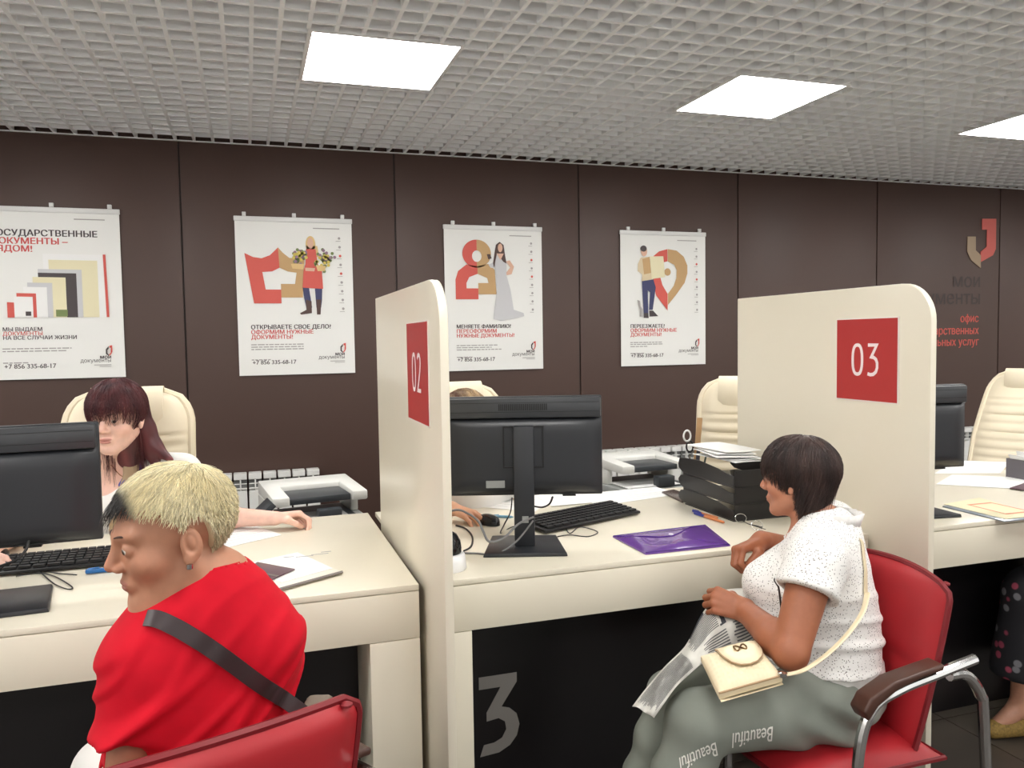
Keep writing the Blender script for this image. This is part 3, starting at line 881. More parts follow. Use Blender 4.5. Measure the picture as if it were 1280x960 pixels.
# ================================================================== MONITORS AND KEYBOARDS
M_mon = mat('monitor_black', (40, 42, 46), 0.38, bump=(400, 0.02))
M_mon2 = mat('monitor_band', (58, 60, 63), 0.3)
M_scr = mat('monitor_screen', (16, 18, 22), 0.15)
M_label = mat('silver_label', (150, 152, 150), 0.4)
M_vent = mat('vent_dark', (18, 18, 20), 0.6)
def monitor(label, loc, rz, W, H, zc, base_w=0.25, base_d=0.22, base_x=0.0):
    """back of the monitor faces local -Y"""
    t = thing('monitor', label, 'monitor', loc, rz, 'black monitors seen from behind')
    w, h = W / 2, H / 2
    z0 = zc - loc[2]
    G().box(-w, w, -0.012, 0.012, z0 - h, z0 + h).build('housing', M_mon, t, bevel=0.004)
    g = G()
    def bulge(u, v):
        x, y = 2 * u - 1, 2 * v - 1
        e = (1 - abs(x) ** 10) * (1 - abs(y) ** 10)
        return (x * w * 0.985, -0.0125 - 0.022 * e, z0 - 0.03 + y * (h - 0.035))
    g.grid(bulge, 20, 16, thick=(0, 0.004, 0)); g.build('rear_cover', M_mon, t, smooth=50)
    b = G().box(-w * 0.98, w * 0.98, -0.028, -0.0125, z0 + h - 0.066, z0 + h - 0.004).build('top_band', M_mon2, t, bevel=0.005)
    g = G()
    for i in range(26):
        xx = -0.072 + 0.144 * i / 25
        g.box(xx - 0.0018, xx + 0.0018, -0.0292, -0.028, z0 + h - 0.042, z0 + h - 0.022)
    tag(g.build('vent_slots', M_vent, b), kind='stuff')
    for dz in (0.018, 0.046):
        G().box(-w * 0.96, w * 0.96, -0.0288, -0.028, z0 + h - dz - 0.0012, z0 + h - dz).build('groove', M_vent, b)
    G().box(-w + 0.008, w - 0.008, 0.0122, 0.0132, z0 - h + 0.012, z0 + h - 0.008).build('screen', M_scr, t)
    g = G()
    for a in (-1, 1):
        g.box(a * 0.06 - 0.002, a * 0.06 + 0.002, -0.040, -0.034, z0 - 0.06, z0 + 0.06)
    g.box(-0.062, 0.062, -0.040, -0.034, z0 + 0.06, z0 + 0.064); g.box(-0.062, 0.062, -0.040, -0.034, z0 - 0.064, z0 - 0.06)
    g.build('mount_frame', M_vent, t)
    G().box(-0.115, -0.058, -0.0375, -0.034, z0 - h + 0.028, z0 - h + 0.050).build('rating_label', M_label, t)
    G().box(0.12, 0.16, -0.012, 0.01, z0 - h - 0.005, z0 - h).build('button_strip', M_vent, t)
    g = G(); g.box(-0.031, 0.031, -0.066, -0.036, 0.012, z0 + 0.065)
    p_ = g.build('stand_column', M_mon, t, bevel=0.004)
    G().box(-0.007, 0.012, -0.068, -0.066, 0.085, 0.105).build('cable_hole', M_label, p_)
    g = G(); g.prism([(-base_w / 2, -base_d * 0.55), (base_w / 2, -base_d * 0.55), (base_w / 2 - 0.02, base_d * 0.45), (-base_w / 2 + 0.02, base_d * 0.45)], lambda a, b_, k: (base_x + a * (1 - 0.03 * k), b_ - 0.02, 0.012 * k + 0.0005))
    g.build('base', M_mon, t, bevel=0.003)
    return t
MON2 = (0.797, 2.33, DZ)
monitor('black monitor standing in front of the clerk of counter 3', MON2, R(-18), 0.485, 0.305, 1.174)
monitor('black monitor at the left edge of the photo', (-0.672, 2.28, DZ), R(4), 0.60, 0.305, 1.153, 0.29, 0.22, 0.045)
monitor('black monitor partly hidden behind partition 03', (2.22, 2.28, DZ), R(-8), 0.475, 0.30, 1.165)

M_key = mat('key_black', (34, 35, 38), 0.5)
def keyboard(label, c, ang, L=0.46, D=0.15):
    t = thing('keyboard', label, 'keyboard', (c[0], c[1], DZ), ang)
    G().prism([(-D / 2, 0.004), (D / 2, 0.008), (D / 2, 0.028), (-D / 2, 0.014)], lambda a, b, k: (-L / 2 + L * k, a, b)).build('case', M_blackp, t, bevel=0.003)
    g = G()
    for r_ in range(6):
        y = -D / 2 + 0.016 + r_ * (D - 0.03) / 5.2
        n = 19 if r_ else 12
        for i in range(n):
            x = -L / 2 + 0.012 + (L - 0.024) * (i + 0.5) / n
            hw = (L - 0.024) / n * 0.42
            zz = 0.0145 + 0.014 * (y + D / 2) / D
            g.box(x - hw, x + hw, y - 0.0085, y + 0.0085, zz, zz + 0.007)
    tag(g.build('keys', M_key, t), kind='stuff')
    for a in (-1, 1):
        G().box(a * (L / 2 - 0.03) - 0.012, a * (L / 2 - 0.03) + 0.012, D / 2 - 0.02, D / 2 - 0.008, 0.0003, 0.009).build('foot', M_blackp, t)
    return t
keyboard('black keyboard beside the purple envelope', (1.09, 2.575), R(20), 0.45, 0.15)
keyboard('black keyboard in front of the woman in red, at left', (-0.60, 2.61), R(1), 0.46, 0.14)

# cables
M_cable = mat('black_cable', (24, 24, 26), 0.45); M_cableg = mat('grey_cable', (120, 120, 120), 0.45)
def cable(label, pts, m, r=0.0022, group=None):
    return tag(G().tube(spline(pts, 7), r, 6).build('cable', m, smooth=80), label, 'cable', group)
Z = DZ + 0.0035
def d(p, dz=0.0035): return (p[0], p[1], DZ + dz)
cable('thin black keyboard cable looped beside the middle monitor base', [d((1.016,2.548,0.863)), d((0.978,2.404,0.863)), d((1.044,2.473,0.862)), d((1.071,2.390,0.863)), d((1.017,2.343,0.863)), d((0.970,2.384,0.863)), d((0.926,2.379,0.863))], M_cable, 0.0018)
cable('thin black cable looped beside the left monitor base', [d((-0.631,2.518,0.863)), d((-0.579,2.530,0.863)), d((-0.528,2.478,0.863)), d((-0.462,2.353,0.863)), d((-0.469,2.334,0.863)), d((-0.519,2.412,0.863)), d((-0.582,2.565,0.863)), d((-0.531,2.512,0.863)), d((-0.472,2.472,0.863))], M_cable, 0.0018)
cable('grey cable running from the monitor column to partition 02', [(0.80, 2.255, 0.965), (0.730,2.185,0.966), (0.677,2.159,0.937), (0.626,2.133,0.936), (0.610,2.140,0.965), (0.604,2.165,0.988), (0.581,2.194,1.007), (0.545,2.228,1.012), (0.452, 2.315, DZ + 0.10)], M_cableg, 0.0034)
cable('second grey cable by partition 02, lying lower', [(0.80, 2.255, 0.955), (0.74, 2.24, 0.90), (0.68, 2.25, DZ + 0.004), (0.62, 2.28, DZ + 0.004), (0.54, 2.32, DZ + 0.004), (0.455, 2.33, DZ + 0.004)], M_cableg, 0.003)
cable('black cable hanging from the middle monitor beside its column', [(0.727,2.233,1.035), (0.718,2.223,0.994), (0.699,2.227,0.957), d((0.769,2.488,0.863)), d((0.831,2.559,0.863)), d((0.877,2.566,0.863))], M_cable, 0.002)
cable('black cable hanging from the right of the monitor column', [(0.862,2.251,1.023), (0.859,2.271,0.998), (0.842,2.287,0.986), (0.812,2.276,0.993)], M_cable, 0.003)
cable('black cable curling on the counter by the white desk device', [d((0.600,2.320,0.863)), d((0.635,2.366,0.863)), d((0.670,2.482,0.863)), d((0.679,2.596,0.863)), d((0.660,2.654,0.863))], M_cable, 0.003)
cable('thick black cable drooping below the left monitor', [(-0.533,2.255,1.019), (-0.539,2.245,0.997), (-0.559,2.240,0.977), (-0.597,2.252,0.962), (-0.635,2.263,0.954)], M_cable, 0.0035)

# ================================================================== THINGS ON THE COUNTERS
M_sheet = mat('white_paper', (240, 240, 238), 0.6); M_ink = mat('grey_ink', (150, 150, 156), 0.7)
M_purple = mat('purple_plastic', (104, 62, 150), 0.18, var=(12, 0.12), bump=(26, 0.35), coat=0.6)
M_purple2 = mat('purple_plastic_dark', (72, 40, 118), 0.25)
M_orange = mat('orange_plastic', (214, 132, 84), 0.35); M_bluecap = mat('blue_cap', (44, 52, 140), 0.35)
M_bluepen = mat('blue_pen', (42, 112, 182), 0.35); M_folder = mat('pale_folder', (238, 234, 220), 0.4, coat=0.3)
M_pass = mat('passport_cover', (96, 70, 80), 0.35, coat=0.3); M_greyedge = mat('grey_card_edge', (120, 112, 106), 0.6)
def quad_slab(name, pts, z0, h, m, parent=None, bevel=0):
    g = G(); g.prism([(p_[0], p_[1]) for p_ in pts], lambda a, b, k: (a, b, z0 + h * k))
    return g.build(name, m, parent, world=parent is not None, bevel=bevel)
def paper(label, pts, z=0.0, group=None, rows=6, name='paper_sheet'):
    t = thing(name, label, 'paper', (sum(p_[0] for p_ in pts) / 4, sum(p_[1] for p_ in pts) / 4, DZ + z), 0, group)
    quad_slab('sheet', pts, DZ + z + 0.0006, 0.0012, M_sheet, t)
    a, b, c, e = [Vector((p_[0], p_[1], 0)) for p_ in pts]
    g = G()
    for i in range(rows):
        v = 0.14 + 0.72 * i / max(1, rows - 1)
        l = 0.9 if i % 3 else 0.6
        p0, p1 = a.lerp(e, v), b.lerp(c, v)
        q0, q1 = p0.lerp(p1, 0.1), p0.lerp(p1, l)
        n = (e - a).normalized() * 0.0022
        zz = Vector((0, 0, DZ + z + 0.002))
        g.add([q0 + zz, q1 + zz, q1 + n + zz, q0 + n + zz], [(0, 1, 2, 3)])
    if rows: g.build('printed_lines', M_ink, t, world=True, smooth=0, fix=False)
    return t
paper('white printed sheet under the clerk forearm on the left counter', [(-0.131,2.609,0.863), (0.087,2.750,0.863), (0.002,2.933,0.863), (-0.198,2.876,0.863)], 0.0)
# folder with papers and passport in front of the woman in red
t = thing('document_folder', 'pale open folder with papers on the left counter by the woman in red', 'folder', (0.14, 2.33, DZ))
fpts = [(0.045,2.115,0.863), (0.228,2.225,0.863), (0.136,2.464,0.863), (-0.073,2.383,0.863)]
quad_slab('folder_cover', fpts, DZ + 0.0005, 0.0045, M_folder, t, 0.001)
quad_slab('folder_edge', [(0.048,2.107,0.863), (0.229,2.212,0.863), (0.229,2.229,0.863), (0.045,2.122,0.863)], DZ + 0.0055, 0.002, M_greyedge, t)
quad_slab('paper_insert', [(0.065,2.179,0.863), (0.206,2.266,0.863), (0.123,2.479,0.863), (-0.041,2.397,0.863)], DZ + 0.0055, 0.001, M_sheet, t)
g = G()
for (px_, py_, l_) in ((0.115, 2.42, 0.05), (0.16, 2.43, 0.05), (0.19, 2.45, 0.03), (0.08, 2.43, 0.03)):
    g.box(px_, px_ + l_, py_, py_ + 0.004, DZ + 0.0068, DZ + 0.0072)
g.build('printed_lines', M_ink, t, world=True, smooth=0)
t = thing('passport', 'dark reddish passport lying open on the pale folder', 'passport', (0.0, 2.29, DZ))
quad_slab('cover', [(-0.034,2.318,0.863), (0.007,2.395,0.863), (0.105,2.281,0.863), (0.041,2.203,0.863)], DZ + 0.0075, 0.004, M_pass, t, 0.001)
quad_slab('fold_line', [(-0.024,2.306,0.863), (-0.019,2.317,0.863), (0.061,2.226,0.863), (0.054,2.217,0.863)], DZ + 0.012, 0.0006, M_greyedge, t)
def pen(label, a, b, m, capm=None, r=0.0048, dz=0.0):
    t = thing('pen', label, 'pen', (a[0], a[1], DZ + dz))
    A_, B_ = Vector((a[0], a[1], DZ + dz + r + 0.0005)), Vector((b[0], b[1], DZ + dz + r + 0.0005))
    if capm:
        mid = A_.lerp(B_, 0.36)
        G().tube([A_, A_.lerp(B_, 0.02), mid], [r * 0.7, r * 1.15, r * 1.15], 8).build('cap', capm, t, world=True)
        G().tube([mid, A_.lerp(B_, 0.97), B_], [r, r, r * 0.6], 8).build('barrel', m, t, world=True)
        G().tube([A_ + Vector((0, 0, r)), A_.lerp(B_, 0.25) + Vector((0, 0, r * 1.3))], r * 0.35, 6).build('clip', capm, t, world=True)
    else:
        G().tube([A_, A_.lerp(B_, 0.03), A_.lerp(B_, 0.85), B_], [r * 0.8, r, r, r * 0.3], 8).build('barrel', m, t, world=True)
        G().tube([A_.lerp(B_, 0.05) + Vector((0, 0, r)), A_.lerp(B_, 0.3) + Vector((0, 0, r * 1.3))], r * 0.3, 6).build('clip', m, t, world=True)
    return t
pen('blue pen lying in front of the left keyboard', (-0.451,2.481,0.863), (-0.333,2.481,0.863), M_bluepen, r=0.007)
pen('orange pen with blue cap between envelope and trays', (1.506,2.512,0.863), (1.520,2.344,0.863), M_orange, M_bluecap)
pen('second orange pen with blue cap, behind the first', (1.521,2.549,0.863), (1.540,2.414,0.863), M_orange, M_bluecap, r=0.0042)
pen('pale blue pen lying behind the middle monitor', (0.817,2.737,0.863), (0.882,2.696,0.863), mat('pale_blue_pen', (110, 160, 190), 0.4))
# glasses-like metal clip beside the hand
t = thing('eyeglasses', 'folded wire eyeglasses lying before the black letter trays', 'glasses', (1.52, 2.17, DZ))
ge = [(1.581,2.337,0.873), (1.564,2.270,0.875), (1.569,2.228,0.873), (1.575,2.190,0.873)]
g = G()
for c_ in (ge[0], ge[2]):
    g.tube([(c_[0] + 0.022 * math.cos(a), c_[1] + 0.006 * math.sin(a), c_[2] + 0.006 + 0.014 * math.sin(a)) for a in [2 * math.pi * i / 16 for i in range(16)]], 0.0011, 6, closed=True)
g.build('rims', M_chrome, t, world=True)
G().tube([ge[0], ge[1], ge[3]], 0.0014, 6).build('temple', M_blackp, t, world=True)
G().tube([ge[1], (ge[3][0] + 0.01, ge[3][1] + 0.03, ge[3][2])], 0.0014, 6).build('temple', M_blackp, t, world=True)

# purple envelope
t = thing('envelope_folder', 'glossy purple plastic envelope on the counter edge', 'envelope', (1.26, 2.2, DZ))
ev = [(1.090,2.314,0.863), (1.444,2.337,0.863), (1.373,2.084,0.863), (1.089,2.089,0.863)]
g = G()
c4 = [Vector((p_[0], p_[1], 0)) for p_ in ev]
def envf(u, v):
    p_ = c4[0].lerp(c4[1], u).lerp(c4[3].lerp(c4[2], u), v)
    e = (1 - (2 * u - 1) ** 4) * (1 - (2 * v - 1) ** 4)
    return (p_.x, p_.y, DZ + 0.005 + 0.008 * e + 0.0025 * math.sin(u * 9 + v * 4) * e)
g.grid(envf, 24, 18, thick=(0, 0, -0.004)); g.build('pouch', M_purple, t, world=True, smooth=70)
def on_env(u, v, dz=0.001): 
    p_ = envf(u, v); return (p_[0], p_[1], p_[2] + dz)
g = G(); g.tube([on_env(u, v) for u, v in ((0.02, 0.06), (0.2, 0.3), (0.38, 0.42), (0.5, 0.46), (0.62, 0.36), (0.8, 0.12), (0.94, 0.03))], 0.0018, 6)
g.build('flap_edge', M_purple2, t, world=True)
G().lathe([(0.002, 0.0), (0.008, 0.001), (0.008, 0.004), (0.003, 0.005)], 12, on_env(0.5, 0.40, 0.0)).build('snap_button', mat('snap_white', (236, 230, 240), 0.3), t, world=True)
G().tube([on_env(0.01, 0.98, 0.001), on_env(0.5, 0.99, 0.001), on_env(0.99, 0.98, 0.001)], 0.002, 6).build('front_edge', M_purple2, t, world=True)
G().tube([on_env(0.0, 0.02, 0.001), on_env(0.5, 0.01, 0.001), on_env(0.99, 0.02, 0.001)], 0.002, 6).build('rear_edge', M_purple2, t, world=True)

# black letter trays, three stacked
M_tray = mat('tray_black', (24, 23, 25), 0.35, bump=(300, 0.02))
TX0, TX1, TY0, TY1 = 1.566, 1.80, 2.355, 2.70
for i in range(3):
    z0 = DZ + 0.0005 + 0.058 * i
    t = thing('letter_tray', ('black plastic letter tray, lowest of the stack of three', 'black plastic letter tray, middle one of the stack of three', 'black plastic letter tray, topmost of the stack, papers above it')[i], 'tray', ((TX0 + TX1) / 2, (TY0 + TY1) / 2, z0), 0, 'stacked black letter trays')
    G().box(TX0, TX1, TY0, TY1 - 0.02, z0, z0 + 0.003).build('tray_floor', M_tray, t, world=True)
    side = [(TY0, z0 + 0.0035), (TY1 - 0.06, z0 + 0.0035), (TY1, z0 + 0.006), (TY1 + 0.026, z0 + 0.018), (TY1 + 0.030, z0 + 0.034), (TY1 + 0.012, z0 + 0.050), (TY1 - 0.03, z0 + 0.057), (TY1 - 0.16, z0 + 0.057), (TY0 + 0.10, z0 + 0.052), (TY0 + 0.03, z0 + 0.040), (TY0, z0 + 0.040)]
    if i == 2: side = side[:5] + [(TY1 + 0.02, z0 + 0.056), (TY1 - 0.02, z0 + 0.062), (TY1 - 0.12, z0 + 0.066), (TY0 + 0.18, z0 + 0.062), (TY0 + 0.1, z0 + 0.054), (TY0 + 0.04, z0 + 0.044), (TY0, z0 + 0.042)]
    for xs in (TX0, TX1 - 0.004):
        G().prism(side, lambda a, b, k: (xs + 0.004 * k, a, b)).build('tray_side', M_tray, t, world=True, bevel=0.001, seg=1)
    G().box(TX0 + 0.0045, TX1 - 0.0045, TY0, TY0 + 0.004, z0 + 0.0035, z0 + (0.0575 if i < 2 else 0.060)).build('tray_back', M_tray, t, world=True)
rnd = random.Random(7)
for i in range(5):
    cx, cy = 1.70 + rnd.uniform(-0.02, 0.02), 2.60 + rnd.uniform(-0.04, 0.04)
    a = rnd.uniform(-0.25, 0.25)
    hx, hy = 0.075, 0.13
    z0 = DZ + 0.1875 + 0.007 * i
    g = G()
    ca, sa = math.cos(a), math.sin(a)
    ph = rnd.uniform(0, 6)
    g.grid(lambda u, v: (cx + (2 * u - 1) * hx * ca - (2 * v - 1) * hy * sa, cy + (2 * u - 1) * hx * sa + (2 * v - 1) * hy * ca, z0 + 0.0015 * math.sin(u * 4 + v * 3 + ph)), 8, 8, thick=(0, 0, 0.002))
    tag(g.build('paper_sheet', M_sheet, smooth=70), ('creased white sheet at the bottom of the pile on the letter trays', 'second white sheet up in the pile on the letter trays', 'white sheet in the middle of the pile on the letter trays', 'white sheet second from top of the pile on the letter trays', 'topmost white sheet of the pile on the letter trays')[i], 'paper', 'papers piled on the letter trays')
# pencil cup with contents behind the trays
PX, PYY = 1.715, 2.87
t = thing('pen_cup', 'black pen cup standing behind the letter trays', 'cup', (PX, PYY, DZ))
G().lathe([(0.030, 0.0005), (0.040, 0.002), (0.042, 0.12), (0.039, 0.12), (0.036, 0.006), (0.002, 0.006)], 18, (PX, PYY, DZ)).build('cup', M_tray, t, world=True)
t = thing('scissors', 'white handled scissors standing in the pen cup', 'scissors', (PX - 0.02, PYY, DZ + 0.02))
G().obox((PX - 0.018, PYY, DZ + 0.09), (1, 0, 0), (0, 1, 0), (0.05, 0, 1), 0.004, 0.0015, 0.07).build('blade', M_chrome, t, world=True)
G().tube([(PX - 0.028 + 0.016 * math.cos(a), PYY - 0.002, DZ + 0.235 + 0.022 * math.sin(a)) for a in [2 * math.pi * i / 16 for i in range(16)]], 0.0042, 6, closed=True).build('finger_ring', M_rail, t, world=True)
G().tube([(PX - 0.012 + 0.016 * math.cos(a), PYY + 0.004, DZ + 0.19 + 0.022 * math.sin(a)) for a in [2 * math.pi * i / 16 for i in range(16)]], 0.0042, 6, closed=True).build('finger_ring', M_blackp, t, world=True)
t = thing('ruler', 'wooden ruler standing in the pen cup', 'ruler', (PX + 0.02, PYY, DZ + 0.02))
G().obox((PX + 0.024, PYY + 0.01, DZ + 0.16), (1, 0, -0.1), (0, 1, 0), (0.1, 0, 1), 0.012, 0.0015, 0.145).build('strip', mat('ruler_wood', (196, 158, 116), 0.5), t, world=True)
t = thing('marker', 'dark grey marker standing in the pen cup', 'pen', (PX + 0.01, PYY - 0.012, DZ + 0.02))
G().tube([(PX + 0.0, PYY - 0.016, DZ + 0.01), (PX + 0.016, PYY - 0.02, DZ + 0.20)], 0.008, 8).build('barrel', mat('marker_grey', (62, 62, 74), 0.4), t, world=True)
t = thing('marker', 'thin dark green pen standing in the pen cup', 'pen', (PX + 0.03, PYY, DZ + 0.02))
G().tube([(PX + 0.02, PYY - 0.01, DZ + 0.01), (PX + 0.058, PYY - 0.012, DZ + 0.168)], 0.004, 8).build('barrel', mat('pen_green', (40, 60, 50), 0.4), t, world=True)

paper('white sheet lying right behind the middle monitor column', [(0.760,2.986,0.863), (0.987,2.768,0.863), (1.174,2.983,0.863), (0.908,3.224,0.863)], 0.0)
paper('large grey printed sheet between the keyboard and the right printer', [(1.223,2.762,0.863), (1.646,2.856,0.863), (1.633,3.034,0.863), (1.311,3.016,0.863)], 0.0)
paper('white form lying behind the middle keyboard', [(1.078,2.823,0.863), (1.323,2.834,0.863), (1.341,3.060,0.863), (1.090,3.054,0.863)], 0.002)
tag(quad_slab('phone', [(1.587,2.900,0.863), (1.566,2.700,0.863), (1.659,2.779,0.863), (1.657,2.926,0.863)], DZ + 0.0005, 0.008, mat('phone_dark', (84, 74, 70), 0.2), None, 0.002), 'dark flat phone lying beside the letter trays', 'phone')

# white desk device with black dome and tilted black pad by partition 02
t = thing('desk_camera', 'white round desk device with black dome beside partition 02', 'camera', (0.50, 2.165, DZ))
cx, cy = 0.507, 2.165
G().lathe([(0.056, 0.0005), (0.058, 0.004), (0.054, 0.040), (0.050, 0.046), (0.001, 0.046)], 28, (cx, cy, DZ)).build('white_body', M_lampframe, t, world=True, smooth=50)
G().lathe([(0.044, 0.0465), (0.045, 0.06), (0.042, 0.080), (0.032, 0.098), (0.016, 0.108), (0.001, 0.110)], 24, (cx, cy, DZ)).build('black_dome', mat('dome_black', (20, 20, 22), 0.1), t, world=True, smooth=80)
for a in (-1.2, -0.7):
    G().lathe([(0.0005, 0), (0.003, 0.0005), (0.003, 0.001)], 8, (cx + 0.04 * math.cos(a), cy + 0.04 * math.sin(a) - 0.012, DZ + 0.02)).build('screw', M_blackp, t, world=True)
t = thing('tilted_pad', 'black rounded pad leaning beside partition 02', 'tablet', (0.50, 2.42, DZ))
pts = [(0.0, 0.0), (0.115, 0.0), (0.112, 0.03), (0.095, 0.075), (0.06, 0.12), (0.0, 0.155)]
G().prism(pts, lambda a, b, k: (0.458 + a, 2.40 + 0.3 * b + 0.014 * k, DZ + 0.001 + b)).build('plate', M_blackp, t, world=True, bevel=0.003)
G().box(0.458, 0.54, 2.375, 2.395, DZ + 0.0005, DZ + 0.02).build('stand', M_blackp, t, world=True, bevel=0.002)
M_mouse = mat('mouse_black', (28, 28, 31), 0.25)
def mouse(label, c, ang):
    t = thing('computer_mouse', label, 'mouse', (c[0], c[1], DZ), ang)
    g = G()
    def top(u, v):
        a = u * 2 * math.pi; r_ = math.sin(v * math.pi / 2)
        return (0.030 * r_ * math.cos(a), 0.052 * r_ * math.sin(a), 0.001 + 0.034 * math.cos(v * math.pi / 2) ** 0.6)
    g.grid(top, 24, 10); g.build('shell', M_mouse, t, smooth=80)
    G().tube([(0, 0.028, 0.026), (0, 0.042, 0.021)], 0.004, 8).build('wheel', M_label, t)
    return t
mouse('black mouse under the hand behind the middle monitor', (0.775,2.646,0.863), R(200))
mouse('black mouse at the left edge, under the clerk right hand', (-0.742,2.752,0.863), R(160))

# right counter
paper('white printed sheet at the rear of the right counter', [(2.943,2.841,0.863), (3.203,2.728,0.863), (3.520,2.947,0.863), (3.334,3.087,0.863)], 0.0)
paper('wide white form lying in the middle of the right counter', [(2.731,2.627,0.863), (2.947,2.418,0.863), (3.218,2.585,0.863), (2.979,2.779,0.863)], 0.001)
t = thing('document_folder', 'pale folder of orange bordered certificates overhanging the right counter edge', 'folder', (2.55, 2.2, DZ))
quad_slab('folder_cover', [(2.398,2.277,0.863), (2.391,2.016,0.863), (2.550,2.016,0.862), (2.629,2.323,0.863)], DZ + 0.0005, 0.004, mat('folder_blue_grey', (150, 160, 172), 0.3, coat=0.4), t, 0.001)
quad_slab('certificate', [(2.425,2.296,0.863), (2.414,2.032,0.863), (2.572,2.033,0.863), (2.639,2.335,0.863)], DZ + 0.005, 0.0012, P_cream, t)
cq = [(2.487,2.255,0.863), (2.475,2.080,0.863), (2.598,2.078,0.863), (2.602,2.254,0.863)]
cv = [Vector(p_) for p_ in cq]
g = G()
for a, b in ((0, 1), (1, 2), (2, 3), (3, 0)):
    n = ((cv[0] + cv[1] + cv[2] + cv[3]) / 4)
    p0, p1 = cv[a], cv[b]
    q0, q1 = p0.lerp(n, 0.16), p1.lerp(n, 0.16)
    g.add([(v_.x, v_.y, DZ + 0.0068) for v_ in (p0, p1, q1, q0)], [(0, 1, 2, 3)])
g.build('certificate_border', mat('print_orange', (226, 150, 116), 0.6), t, world=True, smooth=0, fix=False)
t = thing('desk_organiser', 'smoky clear organiser with papers at the right edge of the photo', 'organiser', (3.2, 2.66, DZ))
M_smoke = mat('smoky_plastic', (96, 92, 98), 0.25)
ox, oy = 3.195, 2.60
for a in ((ox - 0.05, ox - 0.047, oy - 0.05, oy + 0.05), (ox + 0.08, ox + 0.083, oy - 0.05, oy + 0.05), (ox - 0.047, ox + 0.08, oy + 0.047, oy + 0.05), (ox - 0.047, ox + 0.08, oy - 0.05, oy - 0.047)):
    G().box(*a, DZ + 0.0005, DZ + (0.085 if a[3] > oy else 0.03)).build('organiser_wall', M_smoke, t, world=True)
G().box(ox - 0.07, ox + 0.10, oy - 0.06, oy + 0.06, DZ + 0.0001, DZ + 0.0005).build('organiser_base', M_smoke, t, world=True)
for i in range(4):
    g = G(); xx = ox - 0.015 + 0.022 * i; tilt = 0.024 - 0.012 * i
    g.grid(lambda u, v: (xx - tilt * v + 0.012 * v * v * (i - 1.5), oy - 0.035 + 0.07 * u, DZ + 0.004 + (0.10 + 0.012 * i) * v), 3, 8, thick=(0.0015, 0, 0))
    tag(g.build('note_paper', M_sheet, smooth=70), ('first white note paper from the left in the smoky organiser', 'second white note paper from the left in the smoky organiser', 'third white note paper from the left in the smoky organiser', 'fourth white note paper from the left in the smoky organiser')[i], 'paper', 'note papers in the smoky organiser')
tag(quad_slab('booklet', [(2.910,2.434,0.862), (2.943,2.328,0.863), (3.109,2.426,0.863), (3.054,2.489,0.863)], DZ + 0.004, 0.004, M_pass, None, 0.001), 'dark brownish booklet at the right edge on the right counter', 'booklet')
tag(G().box(1.9036 + 0.004, 2.03, 2.155, 2.20, DZ + 0.0005, DZ + 0.024).build('adapter', M_blackp, bevel=0.004), 'small black adapter box beside partition 03 on the right counter', 'adapter')

# ================================================================== PRINTERS ON LOW CABINETS
M_pr = mat('printer_white', (228, 228, 222), 0.4); M_prd = mat('printer_charcoal', (58, 62, 66), 0.4); M_prg = mat('printer_grey', (178, 182, 180), 0.45)
M_cab = mat('cabinet_grey', (190, 184, 172), 0.5)
def printer(label, loc, rz, z0, panel=True):
    t = thing('printer', label, 'printer', (loc[0], loc[1], z0), rz)
    W, D = 0.42, 0.40
    G().box(-W / 2, W / 2, -D / 2, D / 2, 0.001, 0.13).build('body', M_pr, t, bevel=0.008)
    G().box(-W / 2 + 0.02, W / 2 - 0.02, -D / 2 - 0.004, -D / 2, 0.02, 0.06).build('paper_drawer', M_prg, t, bevel=0.001)
    G().box(-W / 2 + 0.03, W / 2 - 0.03, -D / 2 - 0.003, -D / 2, 0.075, 0.12).build('front_slot', M_prd, t)
    G().box(-W / 2 - 0.005, W / 2 + 0.005, -D / 2 - 0.03, D / 2, 0.131, 0.175).build('output_shelf', M_prg, t, bevel=0.008)
    G().box(-W / 2 + 0.05, W / 2 - 0.04, -D / 2 - 0.02, D / 2 - 0.05, 0.1755, 0.182).build('output_tray', M_prd, t, bevel=0.002)
    G().box(-0.02, 0.08, -D / 2 - 0.034, -D / 2 + 0.02, 0.1825, 0.235).build('paper_stop', M_prd, t, bevel=0.003)
    G().box(-W / 2 + 0.02, W / 2 - 0.08, -D / 2 - 0.01, 0.0, 0.1825, 0.186).build('output_sheet', M_sheet, t)
    g = G()
    G().box(-W / 2, -W / 2 + 0.035, -0.02, D / 2, 0.1755, 0.255).build('side_pillar', M_pr, t, bevel=0.006)
    G().box(W / 2 - 0.035, W / 2, -0.02, D / 2, 0.1755, 0.255).build('side_pillar', M_pr, t, bevel=0.006)
    s_ = G()
    s_.prism([(-W / 2, -D / 2 + 0.01), (-W / 2 + 0.075, -D / 2 + 0.01), (-W / 2 + 0.075, 0.05), (W / 2 - 0.07, 0.05), (W / 2 - 0.07, -D / 2 + 0.01), (W / 2, -D / 2 + 0.01), (W / 2, D / 2), (-W / 2, D / 2)], lambda a, b, k: (a, b, 0.2555 + 0.042 * k + 0.02 * k * (b + D / 2) / D))
    s_.build('scanner_lid', M_pr, t, bevel=0.008)
    G().box(-W / 2 + 0.078, W / 2 - 0.073, -D / 2 + 0.03, 0.045, 0.257, 0.285).build('feeder_tray', M_prd, t, bevel=0.003)
    if panel:
        G().obox((-W / 2 - 0.035, -D / 2 + 0.06, 0.24), (0.75, 0, 0.66), (0, 1, 0), (-0.66, 0, 0.75), 0.055, 0.07, 0.012).build('control_panel', M_prd, t, bevel=0.003)
        G().box(-W / 2 - 0.05, -W / 2 - 0.001, -D / 2 + 0.02, -0.02, 0.13, 0.20).build('panel_arm', M_prg, t, bevel=0.006)
    return t
